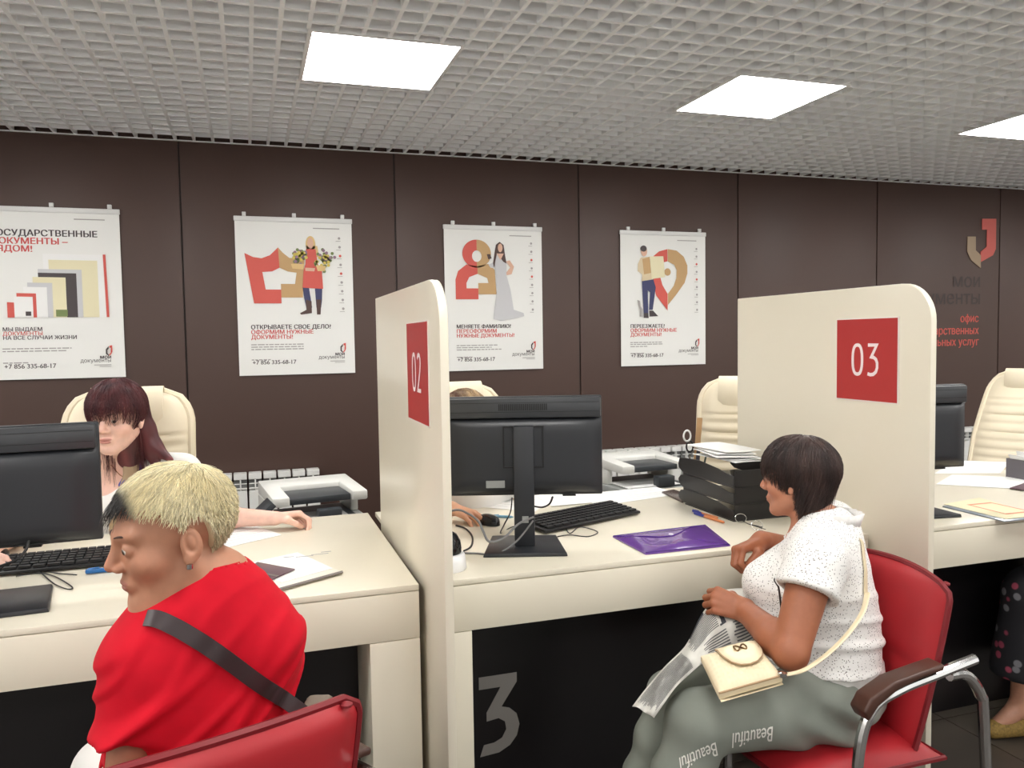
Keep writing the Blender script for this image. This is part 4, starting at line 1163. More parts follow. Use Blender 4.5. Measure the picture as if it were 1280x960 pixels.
for x, y, lab in ((0.26, 3.78, 'low grey cabinet under the left printer'), (2.02, 3.95, 'low grey cabinet under the right printer')):
    t = thing('cabinet', lab, 'cabinet', (x, y, 0), 0)
    G().box(x - 0.26, x + 0.26, y - 0.22, y + 0.22, 0.0, 0.535).build('body', M_cab, t, world=True, bevel=0.003)
    for s_ in (-1, 1):
        dd = G().box(x - 0.13 + s_ * 0.13 - 0.126 + 0.13, x + s_ * 0.13 + 0.126, y - 0.238, y - 0.2205, 0.05, 0.52).build('door', M_cab, t, world=True, bevel=0.002)
printer('white multifunction printer on the low cabinet behind the left counter', (0.26, 3.78), R(8), 0.536)
printer('white printer behind the counter beside the black letter trays', (2.02, 3.95), R(4), 0.536, False)


# ================================================================== PEOPLE
from mathutils.bvhtree import BVHTree
def rgb(*c): return np.array(srgb(*c)[:3])
M_skin = mat('skin', (210, 160, 135), 0.48, attr='Col', var=(60, 0.05), bump=(420, 0.05), sss=0.08)
M_hair = mat('hair', (80, 50, 40), 0.42, attr='Col')
M_eye = mat('eye', (230, 225, 220), 0.15, attr='Col')
V3 = Vector
def unit(v): v = np.array(v, float); return v / np.linalg.norm(v)

# ---- head -----------------------------------------------------------------
def head_local(q):
    """face and skull in head axes: x right, y forward, z up, origin between the ears at eye height"""
    ax = np.abs(q[:, 0]); m = np.stack([ax, q[:, 1], q[:, 2]], -1)
    d = ell(q, (0, -0.014, 0.032), (0.074, 0.094, 0.080))
    d = smin(d, ell(q, (0, 0.022, -0.030), (0.058, 0.066, 0.082)), 0.03)
    d = smin(d, cone(m, (0.048, -0.012, -0.055), (0.014, 0.060, -0.098), 0.020, 0.018), 0.030)
    d = smin(d, ell(q, (0, 0.070, -0.101), (0.017, 0.013, 0.013)), 0.018)
    d = smin(d, ell(m, (0.042, 0.050, -0.030), (0.022, 0.024, 0.020)), 0.026)      # cheekbones
    d = smin(d, cone(m, (0.008, 0.082, 0.020), (0.042, 0.068, 0.024), 0.010, 0.009), 0.018)   # brow ridge
    d = smax(d, -ell(m, (0.032, 0.098, 0.002), (0.018, 0.016, 0.012)), 0.014)        # sockets
    d = smin(d, ell(m, (0.031, 0.0735, 0.000), (0.0145, 0.0145, 0.0125)), 0.004)     # lids
    d = smax(d, -ell(m, (0.031, 0.090, -0.0005), (0.0115, 0.011, 0.0042)), 0.002)    # opening between the lids
    d = smin(d, cone(q, (0, 0.086, 0.010), (0, 0.104, -0.026), 0.0065, 0.0105), 0.012)   # nose
    d = smin(d, ell(m, (0.0115, 0.093, -0.032), (0.0085, 0.011, 0.0075)), 0.006)
    d = smax(d, -ell(m, (0.006, 0.100, -0.0395), (0.0035, 0.005, 0.0035)), 0.002)    # nostrils
    d = smin(d, ell(q, (0, 0.079, -0.064), (0.025, 0.013, 0.016)), 0.012)            # mouth mound
    d = smin(d, ell(q, (0, 0.0890, -0.0610), (0.020, 0.0052, 0.0038)), 0.005)
    d = smin(d, ell(q, (0, 0.0875, -0.0695), (0.017, 0.0055, 0.0046)), 0.005)
    d = smax(d, -ell(q, (0, 0.0975, -0.0655), (0.024, 0.0085, 0.0016)), 0.003)
    # ears
    e = ell(m, (0.0785, -0.013, -0.009), (0.0085, 0.0185, 0.030))
    e = smax(e, -ell(m, (0.0895, -0.010, -0.005), (0.0105, 0.0125, 0.0215)), 0.003)
    e = smin(e, ell(m, (0.0815, -0.013, -0.004), (0.005, 0.006, 0.013)), 0.004)
    e = smin(e, ell(m, (0.0795, -0.004, -0.034), (0.006, 0.009, 0.010)), 0.008)
    return smin(d, e, 0.006)
def head_colors(q, c, skin, lip, blush=0.10):
    m = np.stack([np.abs(q[:, 0]), q[:, 1], q[:, 2]], -1)
    l = np.minimum(ell(q, (0, 0.0895, -0.0605), (0.021, 0.008, 0.0045)), ell(q, (0, 0.0880, -0.0695), (0.018, 0.009, 0.0050)))
    w = 0.7 * np.clip(1 - l / 0.0022, 0, 1)[:, None] * (q[:, 1] > 0.075)[:, None]
    c = c * (1 - w) + lip * w
    b = np.clip(1 - ell(m, (0.046, 0.05, -0.035), (0.022, 0.03, 0.018)) / 0.02, 0, 1)[:, None] * blush
    b = np.maximum(b, np.clip(1 - ell(q, (0, 0.108, -0.026), (0.014, 0.012, 0.012)) / 0.012, 0, 1)[:, None] * blush)
    return c * (1 - b) + c * np.array([1.25, 0.72, 0.66]) * b

# ---- hand -----------------------------------------------------------------
def finger_bones(o, curl, spread=0.0, thumb=0.5):
    """joint positions in hand axes: x towards the thumb, y along the fingers, z out of the back of the hand"""
    base = [(0.030, 0.086, 0.0), (0.010, 0.091, 0.003), (-0.010, 0.087, 0.001), (-0.028, 0.078, -0.004)]
    lens = [(0.042, 0.025, 0.020), (0.046, 0.028, 0.021), (0.042, 0.026, 0.020), (0.033, 0.020, 0.018)]
    out = []
    for i in range(4):
        p = np.array(base[i]); a = 0.0; pts = [p]
        sp = spread * (1.5 - i) * 0.12
        for j in range(3):
            a += curl[i][j]
            p = p + lens[i][j] * np.array([math.sin(sp) * math.cos(a), math.cos(sp) * math.cos(a), -math.sin(a)])
            pts.append(p)
        out.append(pts)
    t = thumb
    th = [np.array((0.020, 0.016, -0.006)), np.array((0.044 - 0.008 * t, 0.044, -0.012 - 0.010 * t)), np.array((0.056 - 0.026 * t, 0.072, -0.018 - 0.022 * t)), np.array((0.060 - 0.046 * t, 0.094 - 0.004 * t, -0.022 - 0.030 * t))]
    return out, th
def hand_local(q, bones):
    fs, th = bones
    d = None
    for i, b in enumerate(fs):
        c = cone(q, ((0.5 - 0.33 * i) * 0.034, 0.0, 0), b[0], 0.0165 - 0.001 * i, 0.0115 - 0.0006 * i)
        d = c if d is None else smin(d, c, 0.012)
    d = smin(d, cone(q, (0.012, 0.012, -0.006), th[1], 0.017, 0.0125), 0.012)
    for i, b in enumerate(fs):
        r0 = 0.0096 if i < 3 else 0.0084
        f = chain(q, b, [r0, r0 * 0.93, r0 * 0.86, r0 * 0.76], 0.003)
        d = np.minimum(d, f) if i < 0 else smin(d, f, 0.005)
    t = chain(q, th[1:], [0.0125, 0.0108, 0.0092], 0.004)
    return smin(d, t, 0.006)

# ---- torso ----------------------------------------------------------------
class Body:
    def __init__(s, **k):
        s.__dict__.update(k)
        for n in ('pelvis', 'c7', 'shL', 'shR', 'elL', 'elR', 'wrL', 'wrR', 'hipL', 'hipR', 'knL', 'knR', 'anL', 'anR', 'hc'):
            setattr(s, n, np.array(getattr(s, n), float))
        s.up = unit(s.c7 - s.pelvis)
        r = s.shR - s.shL
        s.M = frame(V3(r), V3(s.up))                       # right, forward, up
        s.right, s.fwd, s.upv = s.M[:, 0], s.M[:, 1], s.M[:, 2]
        f = unit(s.hf); u = np.array(getattr(s, 'hu', (0, 0, 1)), float); u = unit(u - f * (u @ f))
        s.H = np.stack([np.cross(f, u), f, u], -1)
        s.hs = getattr(s, 'hs', 1.0)
        s.wid = getattr(s, 'wid', 1.0); s.dep = getattr(s, 'dep', 1.0)
        s.belly = getattr(s, 'belly', 0.0); s.bust = getattr(s, 'bust', 0.0); s.armr = getattr(s, 'armr', 1.0); s.legr = getattr(s, 'legr', 1.0)
    def tl(s, t, f=0.0, r=0.0): return s.pelvis + (s.c7 - s.pelvis) * t + s.fwd * f + s.right * r
    def h2w(s, p): return s.hc + s.H @ (np.array(p) * s.hs)
    def torso(s, P, i=0.0):
        L = float(np.linalg.norm(s.c7 - s.pelvis)) / 0.5
        w, dp = s.wid, s.dep
        d = ell(P, s.tl(0.66, 0.015), (0.148 * w + i, 0.105 * dp + i, 0.19 * L + i), s.M)
        d = smin(d, ell(P, s.tl(0.34, 0.02 + s.belly * 0.5), (0.138 * w + i, 0.105 * dp + s.belly + i, 0.18 * L + i), s.M), 0.07)
        d = smin(d, ell(P, s.tl(0.02, 0.0), (0.172 * w + i, 0.125 * dp + i, 0.135 + i), s.M), 0.07)
        base = s.tl(0.93, 0.01)
        for sh in (s.shL, s.shR):
            d = smin(d, cone(P, base, sh, 0.058 + i, 0.052 + i), 0.05)
        if s.bust:
            for q in (-1, 1):
                d = smin(d, ell(P, s.tl(0.60, 0.085 * dp, q * 0.07), (0.066 + i, 0.05 + s.bust + i, 0.062 + i), s.M), 0.045)
        return d
    def neck(s, P, i=0.0):
        a = s.h2w((0, -0.022, -0.055)); b = s.tl(0.99, 0.018)
        return cone(P, a, b, 0.047 * s.hs + i, 0.055 * s.hs + i)
    def arm(s, P, side, i=0.0):
        sh, el, wr = (s.shL, s.elL, s.wrL) if side < 0 else (s.shR, s.elR, s.wrR)
        k = s.armr
        d = cone(P, sh, el, 0.050 * k + i, 0.038 * k + i)
        d2 = smin(cone(P, el, el * 0.66 + wr * 0.34, 0.038 * k + i, 0.038 * k + i), cone(P, el * 0.66 + wr * 0.34, wr, 0.038 * k + i, 0.026 * k + i), 0.02)
        return smin(d, d2, 0.012)
    def leg(s, P, side, i=0.0):
        hp, kn, an = (s.hipL, s.knL, s.anL) if side < 0 else (s.hipR, s.knR, s.anR)
        k = s.legr
        d = cone(P, hp, kn, 0.085 * k + i, 0.058 * k + i)
        d2 = smin(cone(P, kn, kn * 0.65 + an * 0.35, 0.055 * k + i, 0.055 * k + i), cone(P, kn * 0.65 + an * 0.35, an, 0.055 * k + i, 0.036 * k + i), 0.03)
        return smin(d, d2, 0.03)
def bounds(pts, m):
    a = np.array(pts, float)
    return a.min(0) - m, a.max(0) + m

def skin_mesh(name, b, root, skin, lip, hands, fine_chest=0.0, arm_skin=None, nail=None, h_head=0.0024, h_arm=0.003):
    """one mesh: head and neck, both arms with hands, trunk and legs"""
    parts = []; cols = []
    H32 = b.H.astype(np.float32)
    def head(P):
        q = ((P - A3(b.hc)) @ H32) / b.hs
        d = head_local(q.astype(np.float32)) * b.hs
        d = smin(d, b.neck(P), 0.022)
        t = b.torso(P)
        return smin(d, t, 0.04)
    lo, hi = bounds([b.hc - 0.16, b.hc + 0.16, b.tl(0.99) - 0.06 - fine_chest, b.tl(0.99) + 0.06 + fine_chest], 0.0)
    V, F = sdf_mesh(head, lo, hi, h_head)
    q = ((V - b.hc) @ b.H) / b.hs
    c = np.tile(skin, (len(V), 1))
    c = head_colors(q, c, skin, lip)
    parts.append((V, F)); cols.append(c)
    for side, hd in zip((-1, 1), hands):
        wr, el, sh = (b.wrL, b.elL, b.shL) if side < 0 else (b.wrR, b.elR, b.shR)
        y = unit(hd['dir']); z = np.array(hd['back'], float); z = unit(z - y * (z @ y))
        x = np.cross(y, z)                                   # for the left hand the thumb lies to +x when the back faces up
        flip = -1.0 if side > 0 else 1.0                     # right hand: thumb to -x
        Mh = np.stack([x * flip, y, z], -1).astype(np.float32)
        bones = finger_bones(0, hd['curl'], hd.get('spread', 0.5), hd.get('thumb', 0.5))
        k = hd.get('scale', 0.95)
        def armf(P, side=side, wr=wr, Mh=Mh, bones=bones, k=k):
            q = ((P - A3(wr)) @ Mh / k).astype(np.float32)
            return smin(b.arm(P, side), hand_local(q, bones) * k, 0.012)
        tips = [wr + Mh @ (p * k) for f in bones[0] for p in f] + [wr + Mh @ (p * k) for p in bones[1]]
        lo, hi = bounds([sh, el, wr] + tips, 0.075)
        V, F = sdf_mesh(armf, lo, hi, h_arm)
        c = np.tile(skin if arm_skin is None else arm_skin, (len(V), 1))
        qv = ((V - wr) @ Mh) / k
        kn = np.zeros(len(V))
        for f in bones[0]:
            kn = np.maximum(kn, np.exp(-((qv - f[0]) ** 2).sum(1) / 0.012 ** 2) * 0.5)
            kn = np.maximum(kn, np.exp(-((qv - f[1]) ** 2).sum(1) / 0.009 ** 2) * 0.5)
        c = c * (1 - 0.22 * kn[:, None] * np.array([0.3, 1, 1]))
        for f in bones[0] + [bones[1]]:
            tdir = unit(f[-1] - f[-2])
            up_ = np.array([0, 0, 1.0]); up_ = unit(up_ - tdir * (up_ @ tdir)) if abs(tdir[2]) < 0.98 else np.array([0, 1.0, 0])
            cen = f[-1] + up_ * 0.006 + tdir * 0.002
            e = (((qv - cen) @ tdir) / 0.0065) ** 2 + (np.linalg.norm((qv - cen) - np.outer((qv - cen) @ tdir, tdir), axis=1) / 0.0052) ** 2
            w = (e < 1)[:, None]
            c = np.where(w, (nail if nail is not None else (c * np.array([1.08, 0.95, 0.95]) + 0.03)), c)
        parts.append((V, F)); cols.append(c)
    def rest(P):
        d = b.torso(P, -0.012)
        for s_ in (-1, 1):
            d = smin(d, b.leg(P, s_, -0.008), 0.03)
            an, kn = (b.anL, b.knL) if s_ < 0 else (b.anR, b.knR)
            toe = np.array(b.toeL if s_ < 0 else b.toeR, float)
            d = smin(d, cone(P, an, toe, 0.036, 0.022), 0.02)
        return d
    lo, hi = bounds([b.pelvis, b.c7, b.knL, b.knR, b.anL, b.anR, b.toeL, b.toeR, b.shL, b.shR], 0.2)
    V, F = sdf_mesh(rest, lo, hi, 0.010)
    parts.append((V, F)); cols.append(np.tile(skin if arm_skin is None else arm_skin, (len(V), 1)))
    me = np_mesh(name, parts, M_skin, np.concatenate(cols))
    return link(name, me, root, world=True)
def cloth(name, fn, lo, hi, h, m, root, colors=None):
    V, F = sdf_mesh(fn, lo, hi, h)
    me = np_mesh(name, [(V, F)], m, colors(V) if colors else None)
    return link(name, me, root, world=True), BVHTree.FromPolygons([tuple(v) for v in V], [tuple(f) for f in F])
def eyes(b, root, gaze=(0, 1, 0), iris=(92, 70, 50)):
    g = unit(gaze)
    for s_ in (-1, 1):
        Vs = []; Fs = []; n, m = 20, 14
        for j in range(m + 1):
            for i in range(n):
                th = math.pi * j / m; ph = 2 * math.pi * i / n
                Vs.append((math.sin(th) * math.cos(ph), math.cos(th), math.sin(th) * math.sin(ph)))
        for j in range(m):
            for i in range(n):
                Fs.append((j * n + i, j * n + (i + 1) % n, (j + 1) * n + (i + 1) % n, (j + 1) * n + i))
        Vs = np.array(Vs)
        # align pole +y with the gaze
        yv = g; xv = unit(np.cross(yv, (0, 0, 1))); zv = np.cross(xv, yv)
        W = Vs @ np.stack([xv, yv, zv])
        ang = np.arccos(np.clip(Vs[:, 1], -1, 1))
        c = np.where((ang < 0.24)[:, None], rgb(20, 16, 15), np.where((ang < 0.52)[:, None], rgb(*iris), rgb(226, 220, 214)))
        P = np.array([b.h2w(np.array((s_ * 0.031, 0.0755, 0.0)) + w * 0.0118) for w in W])
        link('eye', np_mesh('eye', [(P, np.array(Fs))], M_eye, c), root, world=True)
def brows(b, root, col, thick=0.0026, z=0.022):
    m = mat('brow_%d_%d_%d' % col, col, 0.7)
    for s_ in (-1, 1):
        pts = [b.h2w(p) for p in ((s_ * 0.012, 0.0905, z - 0.002), (s_ * 0.022, 0.0895, z + 0.001), (s_ * 0.034, 0.0835, z + 0.002), (s_ * 0.047, 0.0705, z - 0.003))]
        G().tube(spline(pts, 4), [thick * 0.8] * 5 + [thick] * 4 + [thick * 0.4] * 4, 6, flat=0.6).build('eyebrow', m, root, world=True, smooth=80)

# ---- hair -----------------------------------------------------------------
HC, HR = np.array((0, -0.014, 0.032)), np.array((0.0785, 0.0985, 0.0845))
AZ = np.radians([0, 35, 55, 72, 84, 92, 108, 118, 140, 180])
def hairline(q, line):
    az = np.arctan2(np.abs(q[:, 0]), q[:, 1] + 0.014)
    return np.interp(az, AZ, line)
LINE = [0.070, 0.066, 0.050, 0.020, 0.000, 0.024, 0.026, -0.020, -0.060, -0.075]
def hair_cap(name, b, root, line, grow, col, extra=None, h=0.0042):
    H32 = b.H.astype(np.float32)
    def fn(P):
        q = ((P - A3(b.hc)) @ H32 / b.hs).astype(np.float32)
        d = ell(q, HC, HR + grow) + snoise(q, 60, 3) * 0.0012
        d = smax(d, (hairline(q, line) - q[:, 2]) * 0.8, 0.008)
        if extra is not None: d = smin(d, extra(q), 0.012)
        return d * b.hs
    lo, hi = bounds([b.hc - 0.2 * b.hs, b.hc + 0.2 * b.hs], 0.0)
    if extra is not None: lo = lo - np.array((0.06, 0.06, 0.16))
    if extra is not None: hi = hi + np.array((0.06, 0.06, 0))
    V, F = sdf_mesh(fn, lo, hi, h)
    q = ((V - b.hc) @ b.H) / b.hs
    return link(name, np_mesh(name, [(V, F)], M_hair, col(q)), root, world=True)
def strands(name, b, root, n, seed, line, flow, length, col, r=0.0011, K=5, grow=0.008, lift=0.08, free=None, keep=None, fall=(0, 0, -1.0)):
    rng = np.random.RandomState(seed)
    d = rng.normal(size=(n * 4, 3)); d /= np.linalg.norm(d, axis=1)[:, None]
    p = HC + d * (HR + grow * 0.6)
    ok = p[:, 2] > hairline(p, line) + 0.002
    if keep is not None: ok &= keep(p)
    p = p[ok][:n]
    n = len(p)
    L = length(p, rng) * rng.uniform(0.75, 1.15, n)
    jit = rng.normal(size=(n, 3)) * 0.30
    lf = lift * rng.uniform(0.2, 1.3, n)
    P = [p]
    for k in range(K):
        x = P[-1]
        nrm = (x - HC) / HR ** 2; nrm /= np.linalg.norm(nrm, axis=1)[:, None]
        t = flow(x) + jit * (0.6 + 0.4 * k / K)
        t = t - nrm * (t * nrm).sum(1)[:, None]
        t /= np.maximum(np.linalg.norm(t, axis=1), 1e-6)[:, None]
        y = x + t * (L / K)[:, None]
        e = np.sqrt((((y - HC) / (HR + grow)) ** 2).sum(1))
        target = 1 + lf * (k + 1) / K
        y2 = HC + (y - HC) * (target / e)[:, None]
        if free is not None:
            fr = free(x)[:, None]
            yf = x + np.array(fall) * (L / K)[:, None] + jit * 0.004
            y2 = np.where(fr, yf, y2)
        P.append(y2)
    rng2 = np.random.RandomState(seed + 1)
    tone = rng2.uniform(0.72, 1.22, n)
    V = []; Cc = []
    for k, x in enumerate(P):
        t = (P[min(k + 1, K)] - P[max(k - 1, 0)]); t /= np.maximum(np.linalg.norm(t, axis=1), 1e-6)[:, None]
        a = np.cross(t, rng2.normal(size=(n, 3)) if k == 0 else A); a /= np.maximum(np.linalg.norm(a, axis=1), 1e-6)[:, None]
        A = np.cross(a, t)
        bb = np.cross(t, a)
        rr = r * (1 - 0.75 * k / K)
        for j in range(3):
            an = 2 * math.pi * j / 3
            V.append(x + (a * math.cos(an) + bb * math.sin(an)) * rr)
            Cc.append(col(x) * tone[:, None])
    V = np.stack(V, 1).reshape(-1, 3)            # strand-major: (K+1)*3 vertices each
    Cc = np.stack(Cc, 1).reshape(-1, 3)
    f = []
    for k in range(K):
        for j in range(3):
            f.append((k * 3 + j, k * 3 + (j + 1) % 3, (k + 1) * 3 + (j + 1) % 3, (k + 1) * 3 + j))
    F = (np.array(f)[None] + (np.arange(n) * (K + 1) * 3)[:, None, None]).reshape(-1, 4)
    W = b.hc + (V * b.hs) @ b.H.T
    return tag(link(name, np_mesh(name, [(W, F)], M_hair, np.clip(Cc, 0, 1)), root, world=True), kind='stuff')
def away(crown, bias=(0, 0, 0)):
    c = np.array(crown); bi = np.array(bias)
    def f(x):
        v = x - c
        v /= np.maximum(np.linalg.norm(v, axis=1), 1e-6)[:, None]
        return v + bi
    return f
def ribbon(name, bvh, pts, width, m, root, off=0.003, thick=0.003, n=8, ray=None, tail=()):
    """a strap that lies on a garment: each point is dropped onto the surface"""
    path = spline(pts, n); P = []; N = []
    for p in path:
        loc = None
        if ray is not None: loc, nor, _, _ = bvh.ray_cast(p, ray.normalized())
        if loc is None: loc, nor, _, _ = bvh.find_nearest(p)
        P.append(loc); N.append(nor)
    for p in tail:
        P.append(V3(p)); N.append(N[-1])
    for _ in range(3):
        P = [P[0]] + [(P[i - 1] + P[i] * 2 + P[i + 1]) / 4 for i in range(1, len(P) - 1)] + [P[-1]]
        N = [N[0]] + [(N[i - 1] + N[i] * 2 + N[i + 1]).normalized() for i in range(1, len(N) - 1)] + [N[-1]]
    vs = []; fs = []
    for i, p in enumerate(P):
        t = (P[min(i + 1, len(P) - 1)] - P[max(i - 1, 0)]).normalized()
        w = t.cross(N[i]).normalized()
        a, c = p + N[i] * off, p + N[i] * (off + thick)
        vs += [a - w * width / 2, a + w * width / 2, c + w * width / 2, c - w * width / 2]
    for i in range(len(P) - 1):
        for j in range(4):
            fs.append((i * 4 + j, i * 4 + (j + 1) % 4, (i + 1) * 4 + (j + 1) % 4, (i + 1) * 4 + j))
    fs += [(0, 1, 2, 3), tuple(len(vs) - 4 + j for j in (3, 2, 1, 0))]
    g = G(); g.add(vs, fs)
    return g.build(name, m, root, world=True, smooth=50) if root is not None else g.build(name, m, smooth=50)
def shoe(root, an, toe, m):
    a, t = V3(an), V3(toe)
    d = t - a; d.z = 0; d.normalize()
    def fn(P):
        q = cone(P, np.array((a.x, a.y, 0.035)) - np.array(d) * 0.03, np.array((t.x, t.y, 0.032)) , 0.040, 0.034)
        return smax(q, 0.004 - P[:, 2], 0.004)
    lo, hi = bounds([(a.x, a.y, 0.03), (t.x, t.y, 0.03)], 0.10)
    return cloth('shoe', fn, lo, hi, 0.006, m, root)[0]
def curl(a, b_, c, n=4): return [(a, b_, c)] * n

# ------------------------------------------------------------------ the woman in the red T-shirt
M_redshirt = mat('red_cotton', (200, 8, 34), 0.8, spec=0.25, var=(30, 0.05), bump=(500, 0.06))
M_whitecloth = mat('white_cotton', (232, 230, 226), 0.8, bump=(300, 0.08))
M_strap = mat('dark_brown_strap', (52, 38, 40), 0.4)
t = thing('person', 'woman with cropped blond hair and black fringe in a red T-shirt, seen from behind', 'person', (-0.13, 1.55, 0.47))
A = Body(pelvis=(-0.13, 1.56, 0.575), c7=(-0.071,1.537,1.074), shL=(-0.185,1.505,0.957), shR=(0.011,1.545,0.947), elL=(-0.222,1.483,0.741), elR=(0.035, 1.75, 0.77),
         wrL=(-0.285, 1.66, 0.665), wrR=(-0.09, 1.86, 0.675), hipL=(-0.22, 1.58, 0.55), hipR=(-0.05, 1.61, 0.55), knL=(-0.315, 1.90, 0.57), knR=(-0.02, 1.96, 0.57),
         anL=(-0.30, 1.96, 0.09), anR=(0.0, 2.02, 0.09), toeL=(-0.33, 2.12, 0.03), toeR=(0.0, 2.17, 0.03), hc=(-0.141,1.534,1.165), hf=(-0.945, -0.32, -0.15), hu=(-0.06, -0.02, 1), hs=1.0, wid=1.02, dep=0.98, belly=0.01, bust=0.02, armr=0.98)
skA = rgb(186, 132, 104)
body = skin_mesh('body', A, t, skA, rgb(160, 92, 82), ({'dir': (0.1, 0.9, -0.3), 'back': (0, 0.3, 1), 'curl': curl(0.3, 0.4, 0.3)}, {'dir': (-0.5, 0.8, -0.2), 'back': (0, 0.2, 1), 'curl': curl(0.3, 0.4, 0.3)}), arm_skin=rgb(172, 118, 92), h_arm=0.0045)
eyes(A, t, (-0.1, 1, -0.15)); brows(A, t, (84, 62, 54), 0.0032, 0.024)
def fnA(P):
    d = A.torso(P, 0.012)
    for sh, el, fr in ((A.shL, A.elL, 0.58), (A.shR, A.elR, 0.50)):
        e2 = sh + (el - sh) * fr
        s_ = cone(P, sh, e2, 0.056, 0.066 if fr > 0.55 else 0.058)
        ax = unit(el - sh)
        s_ = smax(s_, (P - A3(e2)) @ A3(ax) - 0.0, 0.012)
        d = smin(d, s_, 0.035)
    u = (P - A3(A.pelvis)) @ A3(A.upv); r_ = (P - A3(A.pelvis)) @ A3(A.right); f_ = (P - A3(A.pelvis)) @ A3(A.fwd)
    n1 = snoise(P, 7, 11)
    amp = np.clip((0.50 - u) / 0.35, 0, 1)
    w1 = np.sin(44 * (u * 0.85 - r_ * 0.7) + 3.5 * n1); w2 = np.sin(80 * (u * 0.6 - r_ * 0.85) + 4 * snoise(P, 9, 5))
    d = d - 0.017 * amp * np.maximum(w1, 0) ** 3 - 0.008 * np.maximum(w2, 0) ** 3 * (0.25 + amp) + 0.003 * snoise(P, 18, 8)
    for sh, el in ((A.shL, A.elL),):
        e2 = sh + (el - sh) * 0.58
        hollow = smax(A.arm(P, -1, 0.005), -((P - A3(e2)) @ A3(unit(el - sh)) + 0.03), 0.004)
        d = smax(d, -hollow, 0.004)
    nk = A.neck(P, 0.010)
    d = smax(d, -smax(nk, -((P - A3(A.tl(0.985))) @ A3(A.upv)), 0.006), 0.006)
    return smax(d, -0.04 - u, 0.01)
lo, hi = bounds([A.pelvis, A.c7, A.shL, A.shR, A.elL, A.elR], 0.19)
shirtA, bvA = cloth('shirt', fnA, lo, hi, 0.005, M_redshirt, t)
hem = A.shL + (A.elL - A.shL) * 0.545
ax = V3(unit(A.elL - A.shL)); e1 = ax.orthogonal().normalized(); e2 = ax.cross(e1)
def fnTA(P):
    d = ell(P, A.pelvis, (0.19, 0.15, 0.115), A.M)
    for s_ in (-1, 1): d = smin(d, A.leg(P, s_, 0.016), 0.03)
    return d + 0.003 * snoise(P, 18, 2)
lo, hi = bounds([A.pelvis, A.knL, A.knR, A.anL, A.anR], 0.16)
cloth('trousers', fnTA, lo, hi, 0.008, M_whitecloth, t)
for an, toe in ((A.anL, A.toeL), (A.anR, A.toeR)): shoe(t, an, toe, M_whitecloth)
blond, cream, blackh, greyb = rgb(222, 206, 158), rgb(238, 228, 192), rgb(52, 48, 46), rgb(168, 148, 122)
def colA(q):
    w = np.clip((q[:, 1] - 0.056) / 0.015, 0, 1) * np.clip((0.108 - q[:, 2]) / 0.015, 0, 1)
    g_ = np.clip((0.02 - q[:, 2]) / 0.07, 0, 1) * 0.65
    n_ = (snoise(q, 55, 7) * 0.5 + 0.5)[:, None]
    c = blond * (1 - n_) + cream * n_
    c = c * (1 - g_[:, None]) + greyb * g_[:, None]
    return c * (1 - w[:, None]) + blackh * w[:, None]
lineA = [0.078, 0.074, 0.062, 0.036, 0.018, 0.034, 0.034, 0.000, -0.070, -0.098]
hairA = hair_cap('hair', A, t, lineA, 0.004, colA)
strands('hair_strands', A, hairA, 7000, 3, lineA, lambda x: away((0.0, -0.06, 0.11))(x) + np.array((0, 0.0, -0.25)), lambda p, r_: np.interp(p[:, 2], [0.02, 0.05, 0.085, 0.11], [0.009, 0.015, 0.036, 0.042]), colA, r=0.0010, lift=0.055, grow=0.007)
strands('fringe', A, hairA, 700, 9, lineA, lambda x: np.array((0.0, 1.0, -0.75)) + 0 * x, lambda p, r_: np.full(len(p), 0.05), lambda q: np.tile(blackh, (len(q), 1)), r=0.0011, lift=0.13, grow=0.007, keep=lambda p: (p[:, 1] > 0.060) & (p[:, 2] > 0.060) & (np.abs(p[:, 0]) < 0.055))
e = A.h2w((-0.083, -0.002, -0.044))
G().lathe([(0.0005, -0.006), (0.0055, -0.004), (0.0055, 0.004), (0.0005, 0.006)], 8, tuple(e)).build('earring', M_chrome, t, world=True)
tg = thing('shoulder_bag', 'dark strapped beige shoulder bag worn across the back of the woman in red', 'bag', (0.100,1.524,0.727))
pts = [(-0.171,1.298,1.100), (-0.153,1.292,1.099), (-0.121,1.280,1.084), (-0.082,1.266,1.058), (-0.037,1.249,1.024), (0.007,1.233,0.988), (0.031,1.224,0.970), (0.047,1.218,0.958)]
ribbon('strap', bvA, pts, 0.028, M_strap, tg, 0.004, 0.003, ray=V3((-0.062,2.082,0.706)) - V3((-0.031,1.041,1.103)), tail=((0.068,1.488,0.827), (0.081,1.514,0.804), (0.095,1.540,0.779)))
ribbon('strap', bvA, [tuple(A.tl(0.90, 0.16, -0.09)), tuple(A.tl(0.70, 0.20, -0.01)), tuple(A.tl(0.45, 0.20, 0.09)), tuple(A.tl(0.25, 0.14, 0.15))], 0.028, M_strap, tg, 0.004, 0.003)
def fnbag(P):
    q = (P - A3((0.090,1.549,0.730)))
    q = q @ frame((0.3, 1, 0), (0, 0, 1))
    b_ = np.abs(q) - A3((0.09, 0.016, 0.045))
    return np.linalg.norm(np.maximum(b_, 0), axis=1) + np.minimum(b_.max(1), 0) - 0.012
bc = np.array((0.090,1.549,0.730))
cloth('pouch', fnbag, bc - 0.16, bc + 0.16, 0.006, mat('grey_beige_canvas', (120, 110, 96), 0.7, bump=(300, 0.1)), tg)

